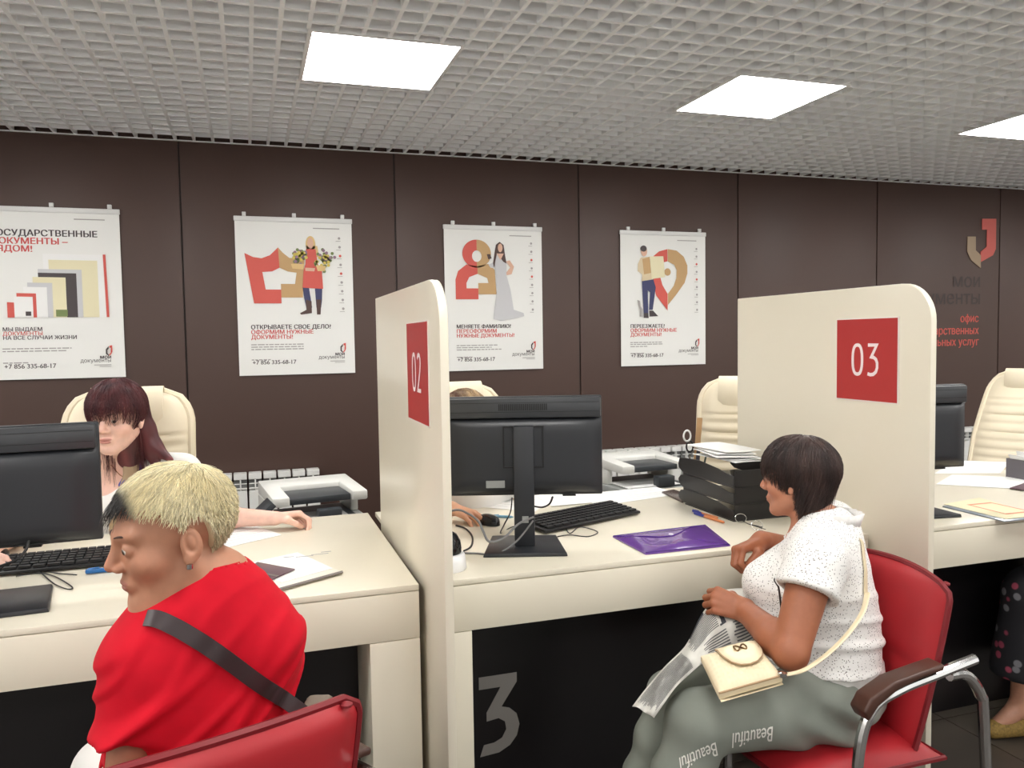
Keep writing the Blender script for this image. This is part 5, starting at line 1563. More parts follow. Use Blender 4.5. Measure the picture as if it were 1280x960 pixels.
# ------------------------------------------------------------------ the long haired clerk behind the left counter
t = thing('person', 'young clerk with long dark red hair and fringe behind the left counter', 'person', (-0.44, 3.10, 0.58))
B = Body(pelvis=(-0.445, 3.16, 0.66), c7=(-0.466,3.145,1.120), shL=(-0.235,3.065,1.048), shR=(-0.701,3.218,1.038), elL=(-0.144,2.950,0.903), elR=(-0.72, 3.06, 0.90),
         wrL=(0.068,2.837,0.903), wrR=(-0.753,2.676,0.898), hipL=(-0.36, 3.14, 0.655), hipR=(-0.53, 3.14, 0.655), knL=(-0.33, 2.74, 0.63), knR=(-0.55, 2.74, 0.63),
         anL=(-0.33, 2.70, 0.10), anR=(-0.55, 2.70, 0.10), toeL=(-0.33, 2.56, 0.03), toeR=(-0.55, 2.56, 0.03), hc=(-0.428,2.972,1.262), hf=(-0.30, -0.95, -0.10), hs=0.98, wid=0.95, dep=0.9, bust=0.02, armr=0.92)
skB = rgb(232, 190, 172)
body = skin_mesh('body', B, t, skB, rgb(176, 96, 92), ({'dir': (0.98, 0.05, 0.06), 'back': (0.2, 0.35, 0.9), 'curl': [(0.7, 0.9, 0.5), (0.8, 0.9, 0.5), (0.9, 1.0, 0.5), (1.0, 1.0, 0.5)], 'thumb': 0.9, 'scale': 0.92, 'spread': 0.3}, {'dir': (0.55, -0.8, -0.05), 'back': (0, 0, 1), 'curl': curl(0.3, 0.4, 0.25)}), fine_chest=0.08, nail=rgb(40, 34, 36))
eyes(B, t, (-0.35, 1, -0.1), (84, 72, 66)); brows(B, t, (80, 50, 46), 0.002)
def neckline(P, b, t_, rad, f=0.09):
    return ell(P, b.tl(t_, f), (rad, 0.10, rad * 1.15), b.M)
def fnB(P):
    d = B.torso(P, 0.010)
    for side, sh, el in ((-1, B.shL, B.elL), (1, B.shR, B.elR)):
        e2 = sh + (el - sh) * 0.62
        s_ = smax(cone(P, sh, e2, 0.058, 0.064), (P - A3(e2)) @ A3(unit(el - sh)), 0.01)
        d = smin(d, s_, 0.03)
    d = d + 0.003 * snoise(P, 20, 4)
    d = smax(d, -neckline(P, B, 0.93, 0.088), 0.005)
    d = smax(d, -B.neck(P, 0.012), 0.006)
    u = (P - A3(B.pelvis)) @ A3(B.upv)
    return smax(d, -u - 0.05, 0.01)
lo, hi = bounds([B.pelvis, B.c7, B.shL, B.shR, B.elL, B.elR], 0.17)
shirtB, bvB = cloth('shirt', fnB, lo, hi, 0.006, M_whitecloth, t)
M_vest = mat('beige_vest', (176, 152, 122), 0.7, bump=(250, 0.08))
def fnVB(P):
    d = B.torso(P, 0.017)
    r_ = (P - A3(B.pelvis)) @ A3(B.right); u = (P - A3(B.pelvis)) @ A3(B.upv)
    lim = 0.128 + 0.0 * r_
    d = smax(d, np.abs(r_) - lim, 0.006)
    gap = np.clip((u - 0.10) / 0.30, 0, 1) * 0.075
    d = smax(d, np.where((P - A3(B.tl(0.5))) @ A3(B.fwd) > -0.02, gap - np.abs(r_), -1), 0.004)
    d = smax(d, -B.neck(P, 0.03), 0.006)
    return smax(d, -u, 0.01)
cloth('vest', fnVB, lo, hi, 0.006, M_vest, t)
def fnTB(P):
    d = ell(P, B.pelvis, (0.165, 0.135, 0.10), B.M)
    for s_ in (-1, 1): d = smin(d, B.leg(P, s_, 0.008), 0.03)
    return d
lo, hi = bounds([B.pelvis, B.knL, B.knR, B.anL, B.anR], 0.16)
M_darktr = mat('dark_trousers', (46, 46, 54), 0.8)
cloth('trousers', fnTB, lo, hi, 0.010, M_darktr, t)
for an, toe in ((B.anL, B.toeL), (B.anR, B.toeR)): shoe(t, an, toe, M_blackp)
me = body.data
bvBody = BVHTree.FromPolygons([tuple(v.co) for v in me.vertices], [tuple(p_.vertices) for p_ in me.polygons])
M_lan = mat('blue_lanyard', (58, 66, 148), 0.5)
ribbon('lanyard', bvB, [(-0.463,3.017,1.106), (-0.446,3.009,1.070), (-0.427,2.990,1.036), (-0.413,2.983,0.995), (-0.407,2.999,0.931)], 0.013, M_lan, t, 0.008, 0.002)
ribbon('lanyard', bvB, [(-0.365,3.050,1.149), (-0.365,3.016,1.106), (-0.372,2.995,1.062), (-0.386,2.976,1.017), (-0.405,2.998,0.931)], 0.013, M_lan, t, 0.008, 0.002)
G().tube([tuple(bvBody.find_nearest(V3(p_))[0] + bvBody.find_nearest(V3(p_))[1] * 0.002) for p_ in spline([(-0.461,3.036,1.089), (-0.440,3.017,1.063), (-0.424,3.012,1.052), (-0.403,3.005,1.063), (-0.384,3.022,1.092)], 4)], 0.0011, 6).build('necklace', mat('gold', (196, 150, 80), 0.25, metal=1.0), t, world=True)
wine = rgb(66, 30, 36); wine2 = rgb(104, 50, 52)
def colB(q):
    n_ = (snoise(q * np.array((1, 1, 0.25)), 70, 2) * 0.5 + 0.5)[:, None]
    return wine * (1 - n_) + wine2 * n_
lineB = [0.066, 0.062, 0.052, 0.034, 0.016, 0.018, 0.0, -0.05, -0.08, -0.085]
def longB(q):
    m = np.stack([np.abs(q[:, 0]), q[:, 1], q[:, 2]], -1)
    d = chain(m, [(0.055, -0.060, 0.03), (0.060, -0.075, -0.06), (0.072, -0.075, -0.13), (0.100, -0.055, -0.185)], [0.032, 0.032, 0.028, 0.016], 0.02)
    d = smin(d, chain(q, [(0, -0.07, 0.02), (0, -0.085, -0.07), (0, -0.085, -0.16)], [0.06, 0.06, 0.05], 0.03), 0.03)
    l = chain(q, [(-0.065, -0.070, -0.06), (-0.092, -0.065, -0.125), (-0.155, -0.045, -0.165)], [0.030, 0.028, 0.010], 0.02)
    return smin(d, l, 0.02)
hairB = hair_cap('hair', B, t, lineB, 0.013, colB, longB)
strands('hair_strands', B, hairB, 3600, 5, lineB, away((0, -0.02, 0.13), (0, -0.15, -0.5)), lambda p, r_: np.full(len(p), 0.10), colB, r=0.0010, lift=0.03, grow=0.016, K=6)
strands('fringe', B, hairB, 1500, 6, lineB, lambda x: np.array((0, 0.55, -1.0)) + x * np.array((3, 0, 0)), lambda p, r_: np.full(len(p), 0.050), colB, r=0.0012, lift=0.045, grow=0.013, K=6, keep=lambda p: (p[:, 1] > 0.045) & (p[:, 2] > 0.068) & (np.abs(p[:, 0]) < 0.050))
strands('side_lock', B, hairB, 700, 8, lineB, away((0, -0.02, 0.13), (0, 0.12, -1.2)), lambda p, r_: np.full(len(p), 0.24), colB, r=0.0012, lift=0.10, grow=0.012, K=9, keep=lambda p: (p[:, 1] < -0.02) & (p[:, 1] > -0.08) & (np.abs(p[:, 0]) > 0.05) & (p[:, 2] < 0.075), free=lambda x: x[:, 2] < -0.035)

# ------------------------------------------------------------------ the clerk hidden behind the middle monitor
t = thing('person', 'clerk almost hidden behind the middle monitor, hand on the mouse', 'person', (0.83, 3.08, 0.56))
D = Body(pelvis=(0.83, 3.14, 0.64), c7=(0.77, 2.98, 1.06), shL=(0.93, 2.98, 1.0), shR=(0.61, 2.96, 1.0), elL=(1.04, 3.08, 0.84), elR=(0.545, 2.87, 0.915),
         wrL=(0.96, 3.04, 0.73), wrR=(0.664,2.734,0.908), hipL=(0.92, 3.12, 0.63), hipR=(0.74, 3.12, 0.63), knL=(0.93, 2.74, 0.61), knR=(0.72, 2.74, 0.61),
         anL=(0.93, 2.70, 0.10), anR=(0.72, 2.70, 0.10), toeL=(0.93, 2.56, 0.03), toeR=(0.72, 2.56, 0.03), hc=(0.716,2.699,1.203), hf=(0.1, -0.9, -0.35), hs=1.0, wid=0.98)
skD = rgb(226, 170, 136)
skin_mesh('body', D, t, skD, rgb(180, 104, 96), ({'dir': (-0.7, 0.1, -0.6), 'back': (-0.3, -0.3, 0.8), 'curl': curl(0.3, 0.4, 0.3)}, {'dir': (0.62, -0.72, -0.16), 'back': (0.1, -0.1, 1), 'curl': [(0.25, 0.45, 0.35), (0.2, 0.45, 0.35), (0.3, 0.5, 0.35), (0.4, 0.5, 0.35)], 'spread': 0.9, 'thumb': 0.2}), h_head=0.0035)
eyes(D, t); brows(D, t, (120, 90, 66))
def fnD(P):
    d = D.torso(P, 0.010)
    for sh, el in ((D.shL, D.elL), (D.shR, D.elR)):
        e2 = sh + (el - sh) * 0.6
        d = smin(d, smax(cone(P, sh, e2, 0.058, 0.060), (P - A3(e2)) @ A3(unit(el - sh)), 0.01), 0.03)
    d = smax(d, -D.neck(P, 0.012), 0.006)
    return smax(d, -((P - A3(D.pelvis)) @ A3(D.upv)) - 0.05, 0.01)
lo, hi = bounds([D.pelvis, D.c7, D.shL, D.shR, D.elL, D.elR], 0.17)
cloth('shirt', fnD, lo, hi, 0.010, M_whitecloth, t)
def fnTD(P):
    d = ell(P, D.pelvis, (0.165, 0.135, 0.10), D.M)
    for s_ in (-1, 1): d = smin(d, D.leg(P, s_, 0.008), 0.03)
    return d
lo, hi = bounds([D.pelvis, D.knL, D.knR, D.anL, D.anR], 0.16)
cloth('trousers', fnTD, lo, hi, 0.012, M_darktr, t)
for an, toe in ((D.anL, D.toeL), (D.anR, D.toeR)): shoe(t, an, toe, M_blackp)
dk, lt = rgb(118, 84, 56), rgb(206, 176, 132)
def colD(q):
    n_ = (snoise(q * np.array((1, 0.3, 1)), 80, 12) * 0.5 + 0.5)[:, None]
    return dk * (1 - n_) + lt * n_
hairD = hair_cap('hair', D, t, LINE, 0.006, colD)
strands('hair_strands', D, hairD, 1800, 15, LINE, lambda x: np.array((0, -1.0, 0.1)) + x * np.array((-2, 0, 0)), lambda p, r_: np.full(len(p), 0.08), colD, r=0.0010, lift=0.02, K=5)

# ------------------------------------------------------------------ the woman in the speckled white blouse
def speckle(name):
    m = mat(name, (236, 234, 230), 0.8, bump=(300, 0.06))
    nt = m.node_tree; b_ = nt.nodes['Principled BSDF']
    tc = nt.nodes.new('ShaderNodeTexCoord'); v = nt.nodes.new('ShaderNodeTexVoronoi')
    v.inputs['Scale'].default_value = 170
    v.inputs['Randomness'].default_value = 0.9
    nt.links.new(tc.outputs['Object'], v.inputs['Vector'])
    cr = nt.nodes.new('ShaderNodeValToRGB')
    cr.color_ramp.elements[0].position = 0.20; cr.color_ramp.elements[0].color = srgb(96, 88, 86)
    cr.color_ramp.elements[1].position = 0.27; cr.color_ramp.elements[1].color = srgb(236, 234, 230)
    nt.links.new(v.outputs['Distance'], cr.inputs['Fac'])
    nt.links.new(cr.outputs['Color'], b_.inputs['Base Color'])
    return m
M_speck = speckle('speckled_white_cotton')
M_sage = mat('sage_green_cotton', (130, 135, 126), 0.85, var=(14, 0.05), bump=(380, 0.08))
t = thing('person', 'dark haired woman in a speckled white blouse and sage trousers, seated side on', 'person', (1.42, 1.77, 0.47))
Cw = Body(pelvis=(1.455, 1.775, 0.575), c7=(1.475, 1.775, 0.985), shL=(1.337,1.658,0.931), shR=(1.585, 1.895, 0.945), elL=(1.215,1.591,0.740), elR=(1.70, 2.00, 0.80),
         wrL=(1.226,1.790,0.775), wrR=(1.401,1.967,0.905), hipL=(1.40, 1.68, 0.555), hipR=(1.40, 1.86, 0.555), knL=(1.03, 1.70, 0.545), knR=(1.05, 1.86, 0.540),
         anL=(0.88, 1.72, 0.10), anR=(0.93, 1.92, 0.10), toeL=(0.75, 1.76, 0.03), toeR=(0.80, 1.97, 0.03), hc=(1.417,1.831,1.110), hf=(-0.60, 0.80, -0.06), hu=(0.06, 0.02, 1), hs=0.89, wid=1.02, dep=1.12, belly=0.045, bust=0.045, armr=1.12, legr=1.0)
skC = rgb(194, 134, 106); skCa = rgb(160, 98, 68)
body = skin_mesh('body', Cw, t, skC, rgb(170, 104, 92), ({'dir': (-0.62, 0.45, 0.22), 'back': (-0.45, -0.65, 0.6), 'curl': curl(1.1, 1.2, 0.7), 'thumb': 0.9, 'scale': 0.95}, {'dir': (-0.93, -0.05, -0.18), 'back': (-0.15, 0.25, 0.95), 'curl': [(0.95, 1.15, 0.7), (1.0, 1.2, 0.7), (1.1, 1.2, 0.7), (1.2, 1.2, 0.7)], 'thumb': 0.9, 'scale': 1.0, 'spread': 0.2}), arm_skin=skCa)
eyes(Cw, t); brows(Cw, t, (70, 52, 46), 0.002)
def fnC(P):
    d = Cw.torso(P, 0.014)
    u = (P - A3(Cw.pelvis)) @ A3(Cw.upv); r_ = (P - A3(Cw.pelvis)) @ A3(Cw.right); f_ = (P - A3(Cw.pelvis)) @ A3(Cw.fwd)
    for side, sh, el in ((-1, Cw.shL, Cw.elL), (1, Cw.shR, Cw.elR)):
        e2 = sh + (el - sh) * 0.36
        s_ = smax(cone(P, sh, e2, 0.070, 0.079), (P - A3(e2)) @ A3(unit(el - sh)), 0.008)
        d = smin(d, s_, 0.03)
    amp = np.clip((0.30 - u) / 0.2, 0.15, 1)
    d = d + 0.0 * u - 0.010 * amp * np.maximum(np.sin(75 * u + 3.0 * snoise(P, 9, 21)), 0) ** 1.5 + 0.004 * snoise(P, 22, 22)
    for side, sh, el in ((-1, Cw.shL, Cw.elL),):
        e2 = sh + (el - sh) * 0.36
        hollow = smax(Cw.arm(P, side, 0.005), -((P - A3(e2)) @ A3(unit(el - sh)) + 0.02), 0.004)
        d = smax(d, -hollow, 0.004)
    d = smax(d, -neckline(P, Cw, 0.93, 0.080, 0.09), 0.005)
    d = smax(d, -smax(Cw.neck(P, 0.011), -((P - A3(Cw.tl(0.96))) @ A3(Cw.upv)), 0.006), 0.006)
    return smax(d, 0.055 - u, 0.006)
lo, hi = bounds([Cw.pelvis, Cw.c7, Cw.shL, Cw.shR, Cw.elL, Cw.elR], 0.20)
shirtC, bvC = cloth('blouse', fnC, lo, hi, 0.0055, M_speck, t)
def fnP(P):     # plain hem band
    u = (P - A3(Cw.pelvis)) @ A3(Cw.upv)
    ang = np.arctan2((P - A3(Cw.pelvis)) @ A3(Cw.right), (P - A3(Cw.pelvis)) @ A3(Cw.fwd))
    d = Cw.torso(P, 0.017) + 0.004 * np.sin(26 * ang + 2 * snoise(P, 10, 3)) * np.clip((0.06 - u) / 0.05, 0, 1)
    return smax(smax(d, u - 0.062, 0.004), 0.012 - u, 0.005)
cloth('hem_band', fnP, lo, hi, 0.0055, M_whitecloth, shirtC)
# ruffled collar
g = G(); vs = []
nb = 70
c0 = Cw.tl(0.985, 0.012)
for i in range(nb):
    a = 2 * math.pi * i / nb
    rx, ry = 0.084, 0.090
    dz = -0.085 * max(0, math.cos(a)) ** 1.5
    w_ = 0.006 * math.sin(i * 1.9)
    base = c0 + Cw.right * (math.sin(a) * rx) + Cw.fwd * (math.cos(a) * ry) + Cw.upv * (dz + 0.010)
    top = c0 + Cw.right * (math.sin(a) * (rx + 0.004 + w_)) + Cw.fwd * (math.cos(a) * (ry + 0.004 + w_)) + Cw.upv * (dz + 0.048)
    vs += [base, top]
g.add(vs, [(2 * i, 2 * ((i + 1) % nb), 2 * ((i + 1) % nb) + 1, 2 * i + 1) for i in range(nb)])
rf = g.build('ruffled_collar', M_whitecloth, shirtC, world=True, smooth=80, fix=False)
sm = rf.modifiers.new('thickness', 'SOLIDIFY'); sm.thickness = 0.003; sm.offset = 0
# cord at the front opening
ribbon('drawstring', bvC, [(1.236,1.688,0.892), (1.219,1.692,0.856), (1.216,1.690,0.806), (1.232,1.682,0.768)], 0.004, M_blackp, shirtC, 0.002, 0.003)
def fnTC(P):
    d = ell(P, Cw.pelvis + np.array((0, 0, -0.01)), (0.185, 0.165, 0.105), Cw.M)
    for s_ in (-1, 1):
        hp, kn, an = (Cw.hipL, Cw.knL, Cw.anL) if s_ < 0 else (Cw.hipR, Cw.knR, Cw.anR)
        kr = 0.076 if s_ < 0 else 0.066
        l = smin(cone(P, hp, kn, 0.108, kr), cone(P, kn, an, kr + 0.002, 0.068), 0.02)
        d = smin(d, l, 0.028)
    n1 = snoise(P, 8, 31)
    x = P[:, 0]
    hipw = np.clip((x - 1.18) / 0.18, 0, 1)
    d = d + 0.010 * hipw * np.sin(55 * (P[:, 0] * 0.55 + P[:, 2] * 0.95) + 3 * n1) + 0.004 * np.sin(38 * (P[:, 2] + 0.5 * P[:, 0]) + 3 * n1) * (1 - hipw) + 0.002 * snoise(P, 22, 33)
    return smax(d, 0.452 - P[:, 2] - np.clip((1.17 - P[:, 0]) * 4, 0, 1), 0.012)
lo, hi = bounds([Cw.pelvis, Cw.knL, Cw.knR, Cw.anL, Cw.anR], 0.19)
trC, bvT = cloth('trousers', fnTC, lo, hi, 0.006, M_sage, t)
for an, toe in ((Cw.anL, Cw.toeL), (Cw.anR, Cw.toeR)): shoe(t, an, toe, M_whitecloth)
M_letter = mat('white_lettering', (238, 236, 228), 0.7)
def text_on(bvh, s_, size, o, ux, uy, dr, parent, sx):
    ob = text('lettering', s_, size, (0, 0, 0), (1, 0, 0), (0, 1, 0), M_letter, None, sx=sx, shear=0.25, bold=0.0006, depth=0)
    bm = bmesh.new(); bm.from_mesh(ob.data)
    bmesh.ops.subdivide_edges(bm, edges=[e_ for e_ in bm.edges if e_.calc_length() > 0.006], cuts=2)
    ux, uy, dr = V3(ux).normalized(), V3(uy).normalized(), V3(dr).normalized()
    for v in bm.verts:
        p_ = V3(o) + ux * v.co.x + uy * v.co.y
        hit = bvh.ray_cast(p_ - dr * 0.4, dr)
        v.co = (hit[0] - dr * 0.0022) if hit[0] is not None else p_
    bm.to_mesh(ob.data); bm.free()
    ob.parent = parent; ob.matrix_parent_inverse = root_matrix(parent).inverted()
    return ob
DR = V3((1.162,1.670,0.515)) - V3((0.581,0.835,1.008))
pB, pE, pU = V3((1.067,1.445,0.651)), V3((0.964,1.478,0.634)), V3((1.069,1.442,0.611))
text_on(bvT, 'Beautiful', 0.050, pB, pE - pB, pU - pB, DR, trC, 0.58)
pB, pE, pU = V3((0.965,1.528,0.592)), V3((0.891,1.550,0.561)), V3((0.973,1.524,0.563))
text_on(bvT, 'Beautiful', 0.046, pB, pE - pB, pU - pB, DR, trC, 0.62)
brn, brn2 = rgb(44, 33, 32), rgb(82, 62, 56)
def colC(q):
    n_ = (snoise(q * np.array((1, 1, 0.3)), 70, 42) * 0.5 + 0.5)[:, None]
    return brn * (1 - n_) + brn2 * n_
lineC = [0.050, 0.042, 0.024, -0.006, -0.012, 0.020, 0.014, -0.05, -0.095, -0.115]
def napeC(q):
    return ell(q, (0, -0.052, -0.055), (0.052, 0.040, 0.080))
hairC = hair_cap('hair', Cw, t, lineC, 0.016, colC, napeC)
strands('hair_strands', Cw, hairC, 6500, 23, lineC, away((0, -0.03, 0.14), (0, 0.10, -0.7)), lambda p, r_: np.where(p[:, 1] > -0.01, 0.055, 0.115), colC, r=0.0012, lift=0.05, grow=0.017, K=7, free=lambda x: (x[:, 2] < 0.0) & (x[:, 1] < -0.02), fall=(0, 0.42, -0.9))

# her handbag, strap, newspaper
M_cream = mat('cream_woven_leather', (226, 210, 176), 0.5); M_creamd = mat('cream_flap', (232, 216, 182), 0.42); M_tanedge = mat('tan_edge', (176, 146, 110), 0.5)
t = thing('handbag', 'small cream woven handbag with flap on the lap of the seated woman', 'bag', (1.081,1.601,0.697))
b0, b1, b2, b3 = [V3(p_) for p_ in ((1.026,1.684,0.722), (1.171,1.669,0.740), (1.152,1.537,0.711), (0.990,1.547,0.690))]
nb_ = (b1 - b0).cross(b3 - b0).normalized()
if nb_.z < 0: nb_ = -nb_
def bagp(u, v): return b0.lerp(b1, u).lerp(b3.lerp(b2, u), v)
g = G()
def bagf(u, v):
    e_ = (1 - (2 * u - 1) ** 6) * (1 - (2 * v - 1) ** 6)
    return bagp(u, v) + nb_ * (0.014 * e_ + 0.002 * abs(math.sin(u * 45)) * abs(math.sin(v * 30)) * e_)
g.grid(bagf, 72, 48, thick=-nb_ * 0.014); g.build('bag_body', M_cream, t, world=True, smooth=60)
g = G(); g.grid(lambda u, v: bagp(0.01 + 0.98 * u, 0.01 + 1.05 * v) - nb_ * (0.0155 + 0.010 * (1 - (2 * u - 1) ** 6) * (1 - (2 * v - 1) ** 6)), 12, 8, thick=nb_ * 0.001)
g.build('bag_back', M_creamd, t, world=True)
flap = []
for i in range(25):
    a = math.pi * i / 24
    flap.append((0.62 - 0.36 * math.cos(a) * (1 if i > 12 else 1.0), 0.02 + 0.66 * math.sin(a) ** 0.8))
def fl(u, v, h=0.0): return V3(bagf(min(max(u, 0), 1), v)) + nb_ * (0.003 + h)
g = G()
n = len(flap); c_ = fl(0.62, 0.1, 0.004)
rows = []
for k in range(5):
    rows.append([fl(0.62 + (u - 0.62) * k / 4, 0.04 + (v - 0.04) * k / 4, 0.003) for u, v in flap])
vs = [p_ for r_ in rows for p_ in r_]
g.add(vs, [(k * n + i, k * n + i + 1, (k + 1) * n + i + 1, (k + 1) * n + i) for k in range(4) for i in range(n - 1)])
fo = g.build('flap', M_creamd, t, world=True, smooth=80, fix=False)
sm = fo.modifiers.new('thickness', 'SOLIDIFY'); sm.thickness = 0.003
G().tube([fl(u, v, 0.003) for u, v in flap], 0.0024, 6).build('flap_piping', M_tanedge, fo, world=True)
M_bronze = mat('bronze', (112, 88, 60), 0.3, metal=1.0)
bow = [fl(0.62 + 0.10 * math.sin(a), 0.24 + 0.075 * math.sin(2 * a), 0.007) for a in [2 * math.pi * i / 24 for i in range(24)]]
G().tube(bow, 0.0022, 6, closed=True).build('bow_emblem', M_bronze, fo, world=True)
G().tube([fl(0.0, 1.0, 0), fl(0.5, 1.0, 0), fl(1.0, 1.0, 0)], 0.0028, 6).build('zip', M_tanedge, t, world=True)
G().lathe([(0.004, -0.006), (0.011, -0.004), (0.011, 0.004), (0.004, 0.006)], 14, tuple(b2 + nb_ * 0.006)).build('strap_ring', M_chrome, t, world=True)
pth = [b2 + nb_ * 0.004, V3((1.198,1.522,0.725)), V3((1.265,1.523,0.753)), V3((1.341,1.542,0.786)), V3((1.419,1.582,0.816)), V3((1.482,1.636,0.839))]
G().tube(spline(pth, 7), 0.0075, 8, flat=0.45).build('strap', M_cream, t, world=True)
ribbon('strap', bvC, [(1.480,1.637,0.832), (1.486,1.647,0.870), (1.491,1.670,0.916), (1.494,1.703,0.958), (1.488,1.738,0.985)], 0.014, M_cream, t, 0.003, 0.003)

M_news = mat('newsprint', (206, 204, 196), 0.8, var=(40, 0.04))
t = thing('newspaper', 'folded printed newspaper draped over the knee of the seated woman', 'newspaper', (0.997,1.733,0.667))
up_ = spline([(1.319,1.887,0.791), (1.227,1.897,0.799), (1.146,1.868,0.759), (1.061,1.819,0.692), (0.962,1.785,0.647), (0.872,1.748,0.593)], 6)
lo_ = spline([(1.302,1.792,0.691), (1.211,1.758,0.685), (1.113,1.728,0.689), (1.032,1.701,0.690), (0.968,1.699,0.649), (0.903,1.695,0.581)], 6)
def news(u, v, off=0.0):
    x = u * (len(up_) - 1); i = min(int(x), len(up_) - 2); f_ = x - i
    a, b_ = up_[i].lerp(up_[i + 1], f_), lo_[i].lerp(lo_[i + 1], f_)
    p_ = a.lerp(b_, v)
    n_ = V3((-0.35, -0.75, 0.55)).normalized()
    w_ = 0.010 * math.sin(u * 13 + v * 5) * math.sin(v * 4 + 1) + 0.006 * math.sin(u * 29 - v * 9) + 0.02 * math.sin(math.pi * v)
    return p_ + n_ * (w_ + off)
g = G(); g.grid(news, 40, 14, thick=(0.001, 0.002, -0.002)); g.build('folded_pages', M_news, t, world=True, smooth=80)
g = G()
rnd = random.Random(12)
def strip(u0, u1, v0, v1, k=6):
    vs = []
    for i in range(k + 1):
        u = u0 + (u1 - u0) * i / k
        vs += [news(u, v0, 0.0018), news(u, v1, 0.0018)]
    g.add(vs, [(2 * i, 2 * i + 2, 2 * i + 3, 2 * i + 1) for i in range(k)])
for (ua, ub, va, vb, n) in ((0.06, 0.26, 0.55, 0.95, 9), (0.34, 0.60, 0.06, 0.5, 12), (0.30, 0.52, 0.58, 0.95, 8), (0.64, 0.97, 0.08, 0.92, 22)):
    for i in range(n):
        v = va + (vb - va) * i / n
        strip(ua, ub - rnd.uniform(0, 0.04), v, v + (vb - va) / n * 0.45)
tag(g.build('printed_lines', mat('news_ink', (92, 92, 94), 0.8), t, world=True, smooth=0, fix=False), kind='stuff')
g = G()
for (u0, u1, v0, v1) in ((0.14, 0.24, 0.16, 0.44), (0.28, 0.33, 0.12, 0.5), (0.10, 0.13, 0.2, 0.45), (0.40, 0.56, 0.0, 0.05)):
    strip(u0, u1, v0, v1)
tag(g.build('printed_pictures', mat('news_dark', (58, 60, 66), 0.8), t, world=True, smooth=0, fix=False), kind='stuff')

# ------------------------------------------------------------------ the person at the right edge, mostly outside the frame
visitor_chair('red visitor chair under the woman in the dark floral dress', (2.98, 1.70, 0), R(22))
t = thing('person', 'woman in a dark floral dress and woven shoes, cut by the right edge', 'person', (2.94, 1.78, 0.47))
E_ = Body(pelvis=(2.93, 1.80, 0.575), c7=(2.93, 1.82, 1.04), shL=(2.77, 1.78, 0.98), shR=(3.07, 1.90, 0.98), elL=(2.74, 1.86, 0.76), elR=(3.10, 2.02, 0.78),
          wrL=(2.80, 2.06, 0.70), wrR=(2.92, 2.10, 0.70), hipL=(2.84, 1.82, 0.555), hipR=(3.0, 1.88, 0.555), knL=(2.655, 2.12, 0.56), knR=(2.84, 2.19, 0.56),
          anL=(2.68, 2.19, 0.10), anR=(2.86, 2.24, 0.10), toeL=(2.575, 2.205, 0.035), toeR=(2.78, 2.26, 0.035), hc=(2.91, 1.86, 1.18), hf=(-0.4, 0.9, -0.05), hs=1.0)
skin_mesh('body', E_, t, rgb(206, 152, 126), rgb(176, 104, 96), ({'dir': (0.5, 0.5, -0.3), 'back': (0, 0.3, 1), 'curl': curl(0.4, 0.5, 0.3)}, {'dir': (-0.6, 0.3, -0.3), 'back': (0, 0.3, 1), 'curl': curl(0.4, 0.5, 0.3)}), h_head=0.005, h_arm=0.006)
eyes(E_, t); brows(E_, t, (80, 60, 52))
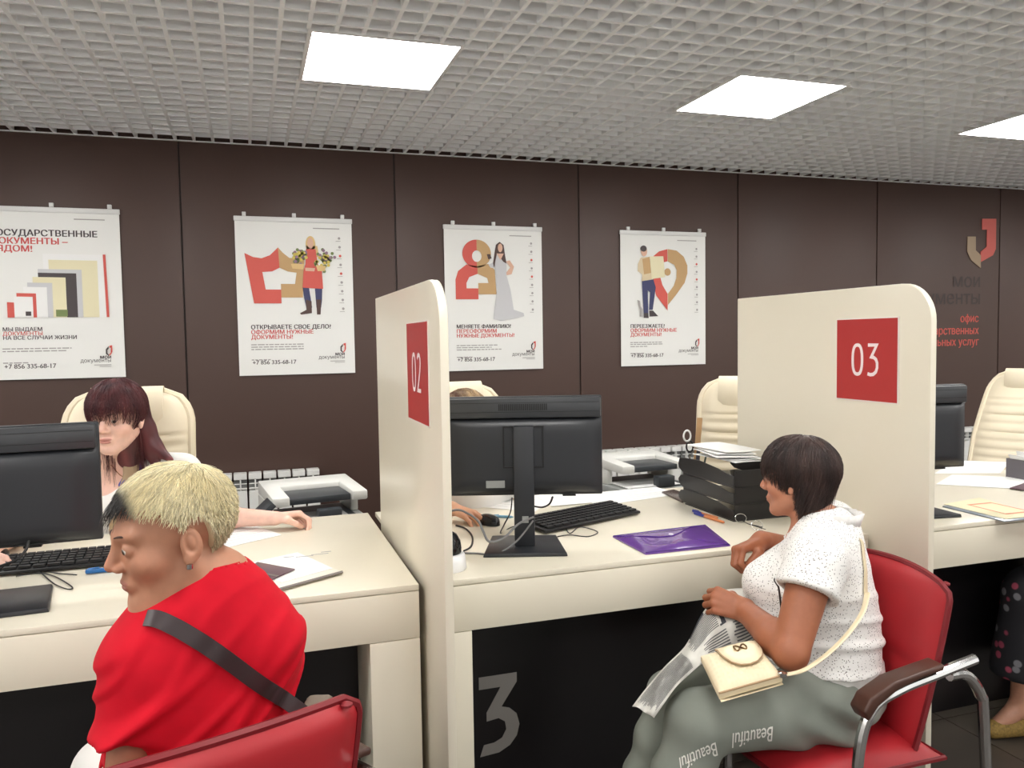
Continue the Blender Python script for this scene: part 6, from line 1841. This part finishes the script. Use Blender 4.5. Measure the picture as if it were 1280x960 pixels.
def floral():
    m = mat('dark_floral_cotton', (24, 24, 30), 0.8)
    nt = m.node_tree; b_ = nt.nodes['Principled BSDF']
    tc = nt.nodes.new('ShaderNodeTexCoord'); v = nt.nodes.new('ShaderNodeTexVoronoi')
    v.inputs['Scale'].default_value = 26
    nt.links.new(tc.outputs['Object'], v.inputs['Vector'])
    cr = nt.nodes.new('ShaderNodeValToRGB'); cr.color_ramp.elements[0].position = 0.30; cr.color_ramp.elements[0].color = (1, 1, 1, 1)
    cr.color_ramp.elements[1].position = 0.40; cr.color_ramp.elements[1].color = (0, 0, 0, 1)
    nt.links.new(v.outputs['Distance'], cr.inputs['Fac'])
    mr = nt.nodes.new('ShaderNodeValToRGB'); mr.color_ramp.interpolation = 'CONSTANT'
    e = mr.color_ramp.elements; e[0].color = srgb(150, 62, 84); e[1].position = 0.4; e[1].color = srgb(120, 120, 126)
    e2 = e.new(0.6); e2.color = srgb(24, 24, 30)
    sp = nt.nodes.new('ShaderNodeSeparateColor'); nt.links.new(v.outputs['Color'], sp.inputs[0]); nt.links.new(sp.outputs[0], mr.inputs['Fac'])
    mx = nt.nodes.new('ShaderNodeMix'); mx.data_type = 'RGBA'
    nt.links.new(cr.outputs['Color'], mx.inputs['Factor'])
    mx.inputs['A'].default_value = srgb(24, 24, 30)
    nt.links.new(mr.outputs['Color'], mx.inputs['B'])
    nt.links.new(mx.outputs['Result'], b_.inputs['Base Color'])
    return m
def fnE(P):
    d = E_.torso(P, 0.014)
    for sh, el in ((E_.shL, E_.elL), (E_.shR, E_.elR)):
        e2 = sh + (el - sh) * 0.4
        d = smin(d, smax(cone(P, sh, e2, 0.062, 0.066), (P - A3(e2)) @ A3(unit(el - sh)), 0.01), 0.03)
    d = smax(d, -E_.neck(P, 0.02), 0.006)
    sk = smin(cone(P, E_.hipL, E_.knL, 0.12, 0.095), cone(P, E_.hipR, E_.knR, 0.12, 0.095), 0.08)
    dn = smin(cone(P, E_.knL, (2.66, 2.15, 0.28), 0.095, 0.115), cone(P, E_.knR, (2.86, 2.21, 0.28), 0.095, 0.115), 0.10)
    d = smin(d, smin(sk, dn, 0.03), 0.03) + 0.006 * snoise(P * np.array((1, 1, 0.3), dtype=np.float32), 16, 50)
    return smax(d, 0.25 - P[:, 2], 0.008)
lo, hi = bounds([E_.pelvis, E_.c7, E_.shL, E_.shR, E_.knL, E_.knR, (2.66, 2.15, 0.28)], 0.19)
cloth('dress', fnE, lo, hi, 0.010, floral(), t)
M_wick = mat('woven_straw', (150, 122, 62), 0.7, var=(120, 0.35), bump=(160, 0.6))
for an, toe in ((E_.anL, E_.toeL), (E_.anR, E_.toeR)): shoe(t, an, toe, M_wick)
hairE = hair_cap('hair', E_, t, LINE, 0.012, colC)
strands('hair_strands', E_, hairE, 1500, 77, LINE, away((0, -0.03, 0.14), (0, 0, -0.6)), lambda p, r_: np.full(len(p), 0.07), colC, r=0.0012, lift=0.04, K=5)
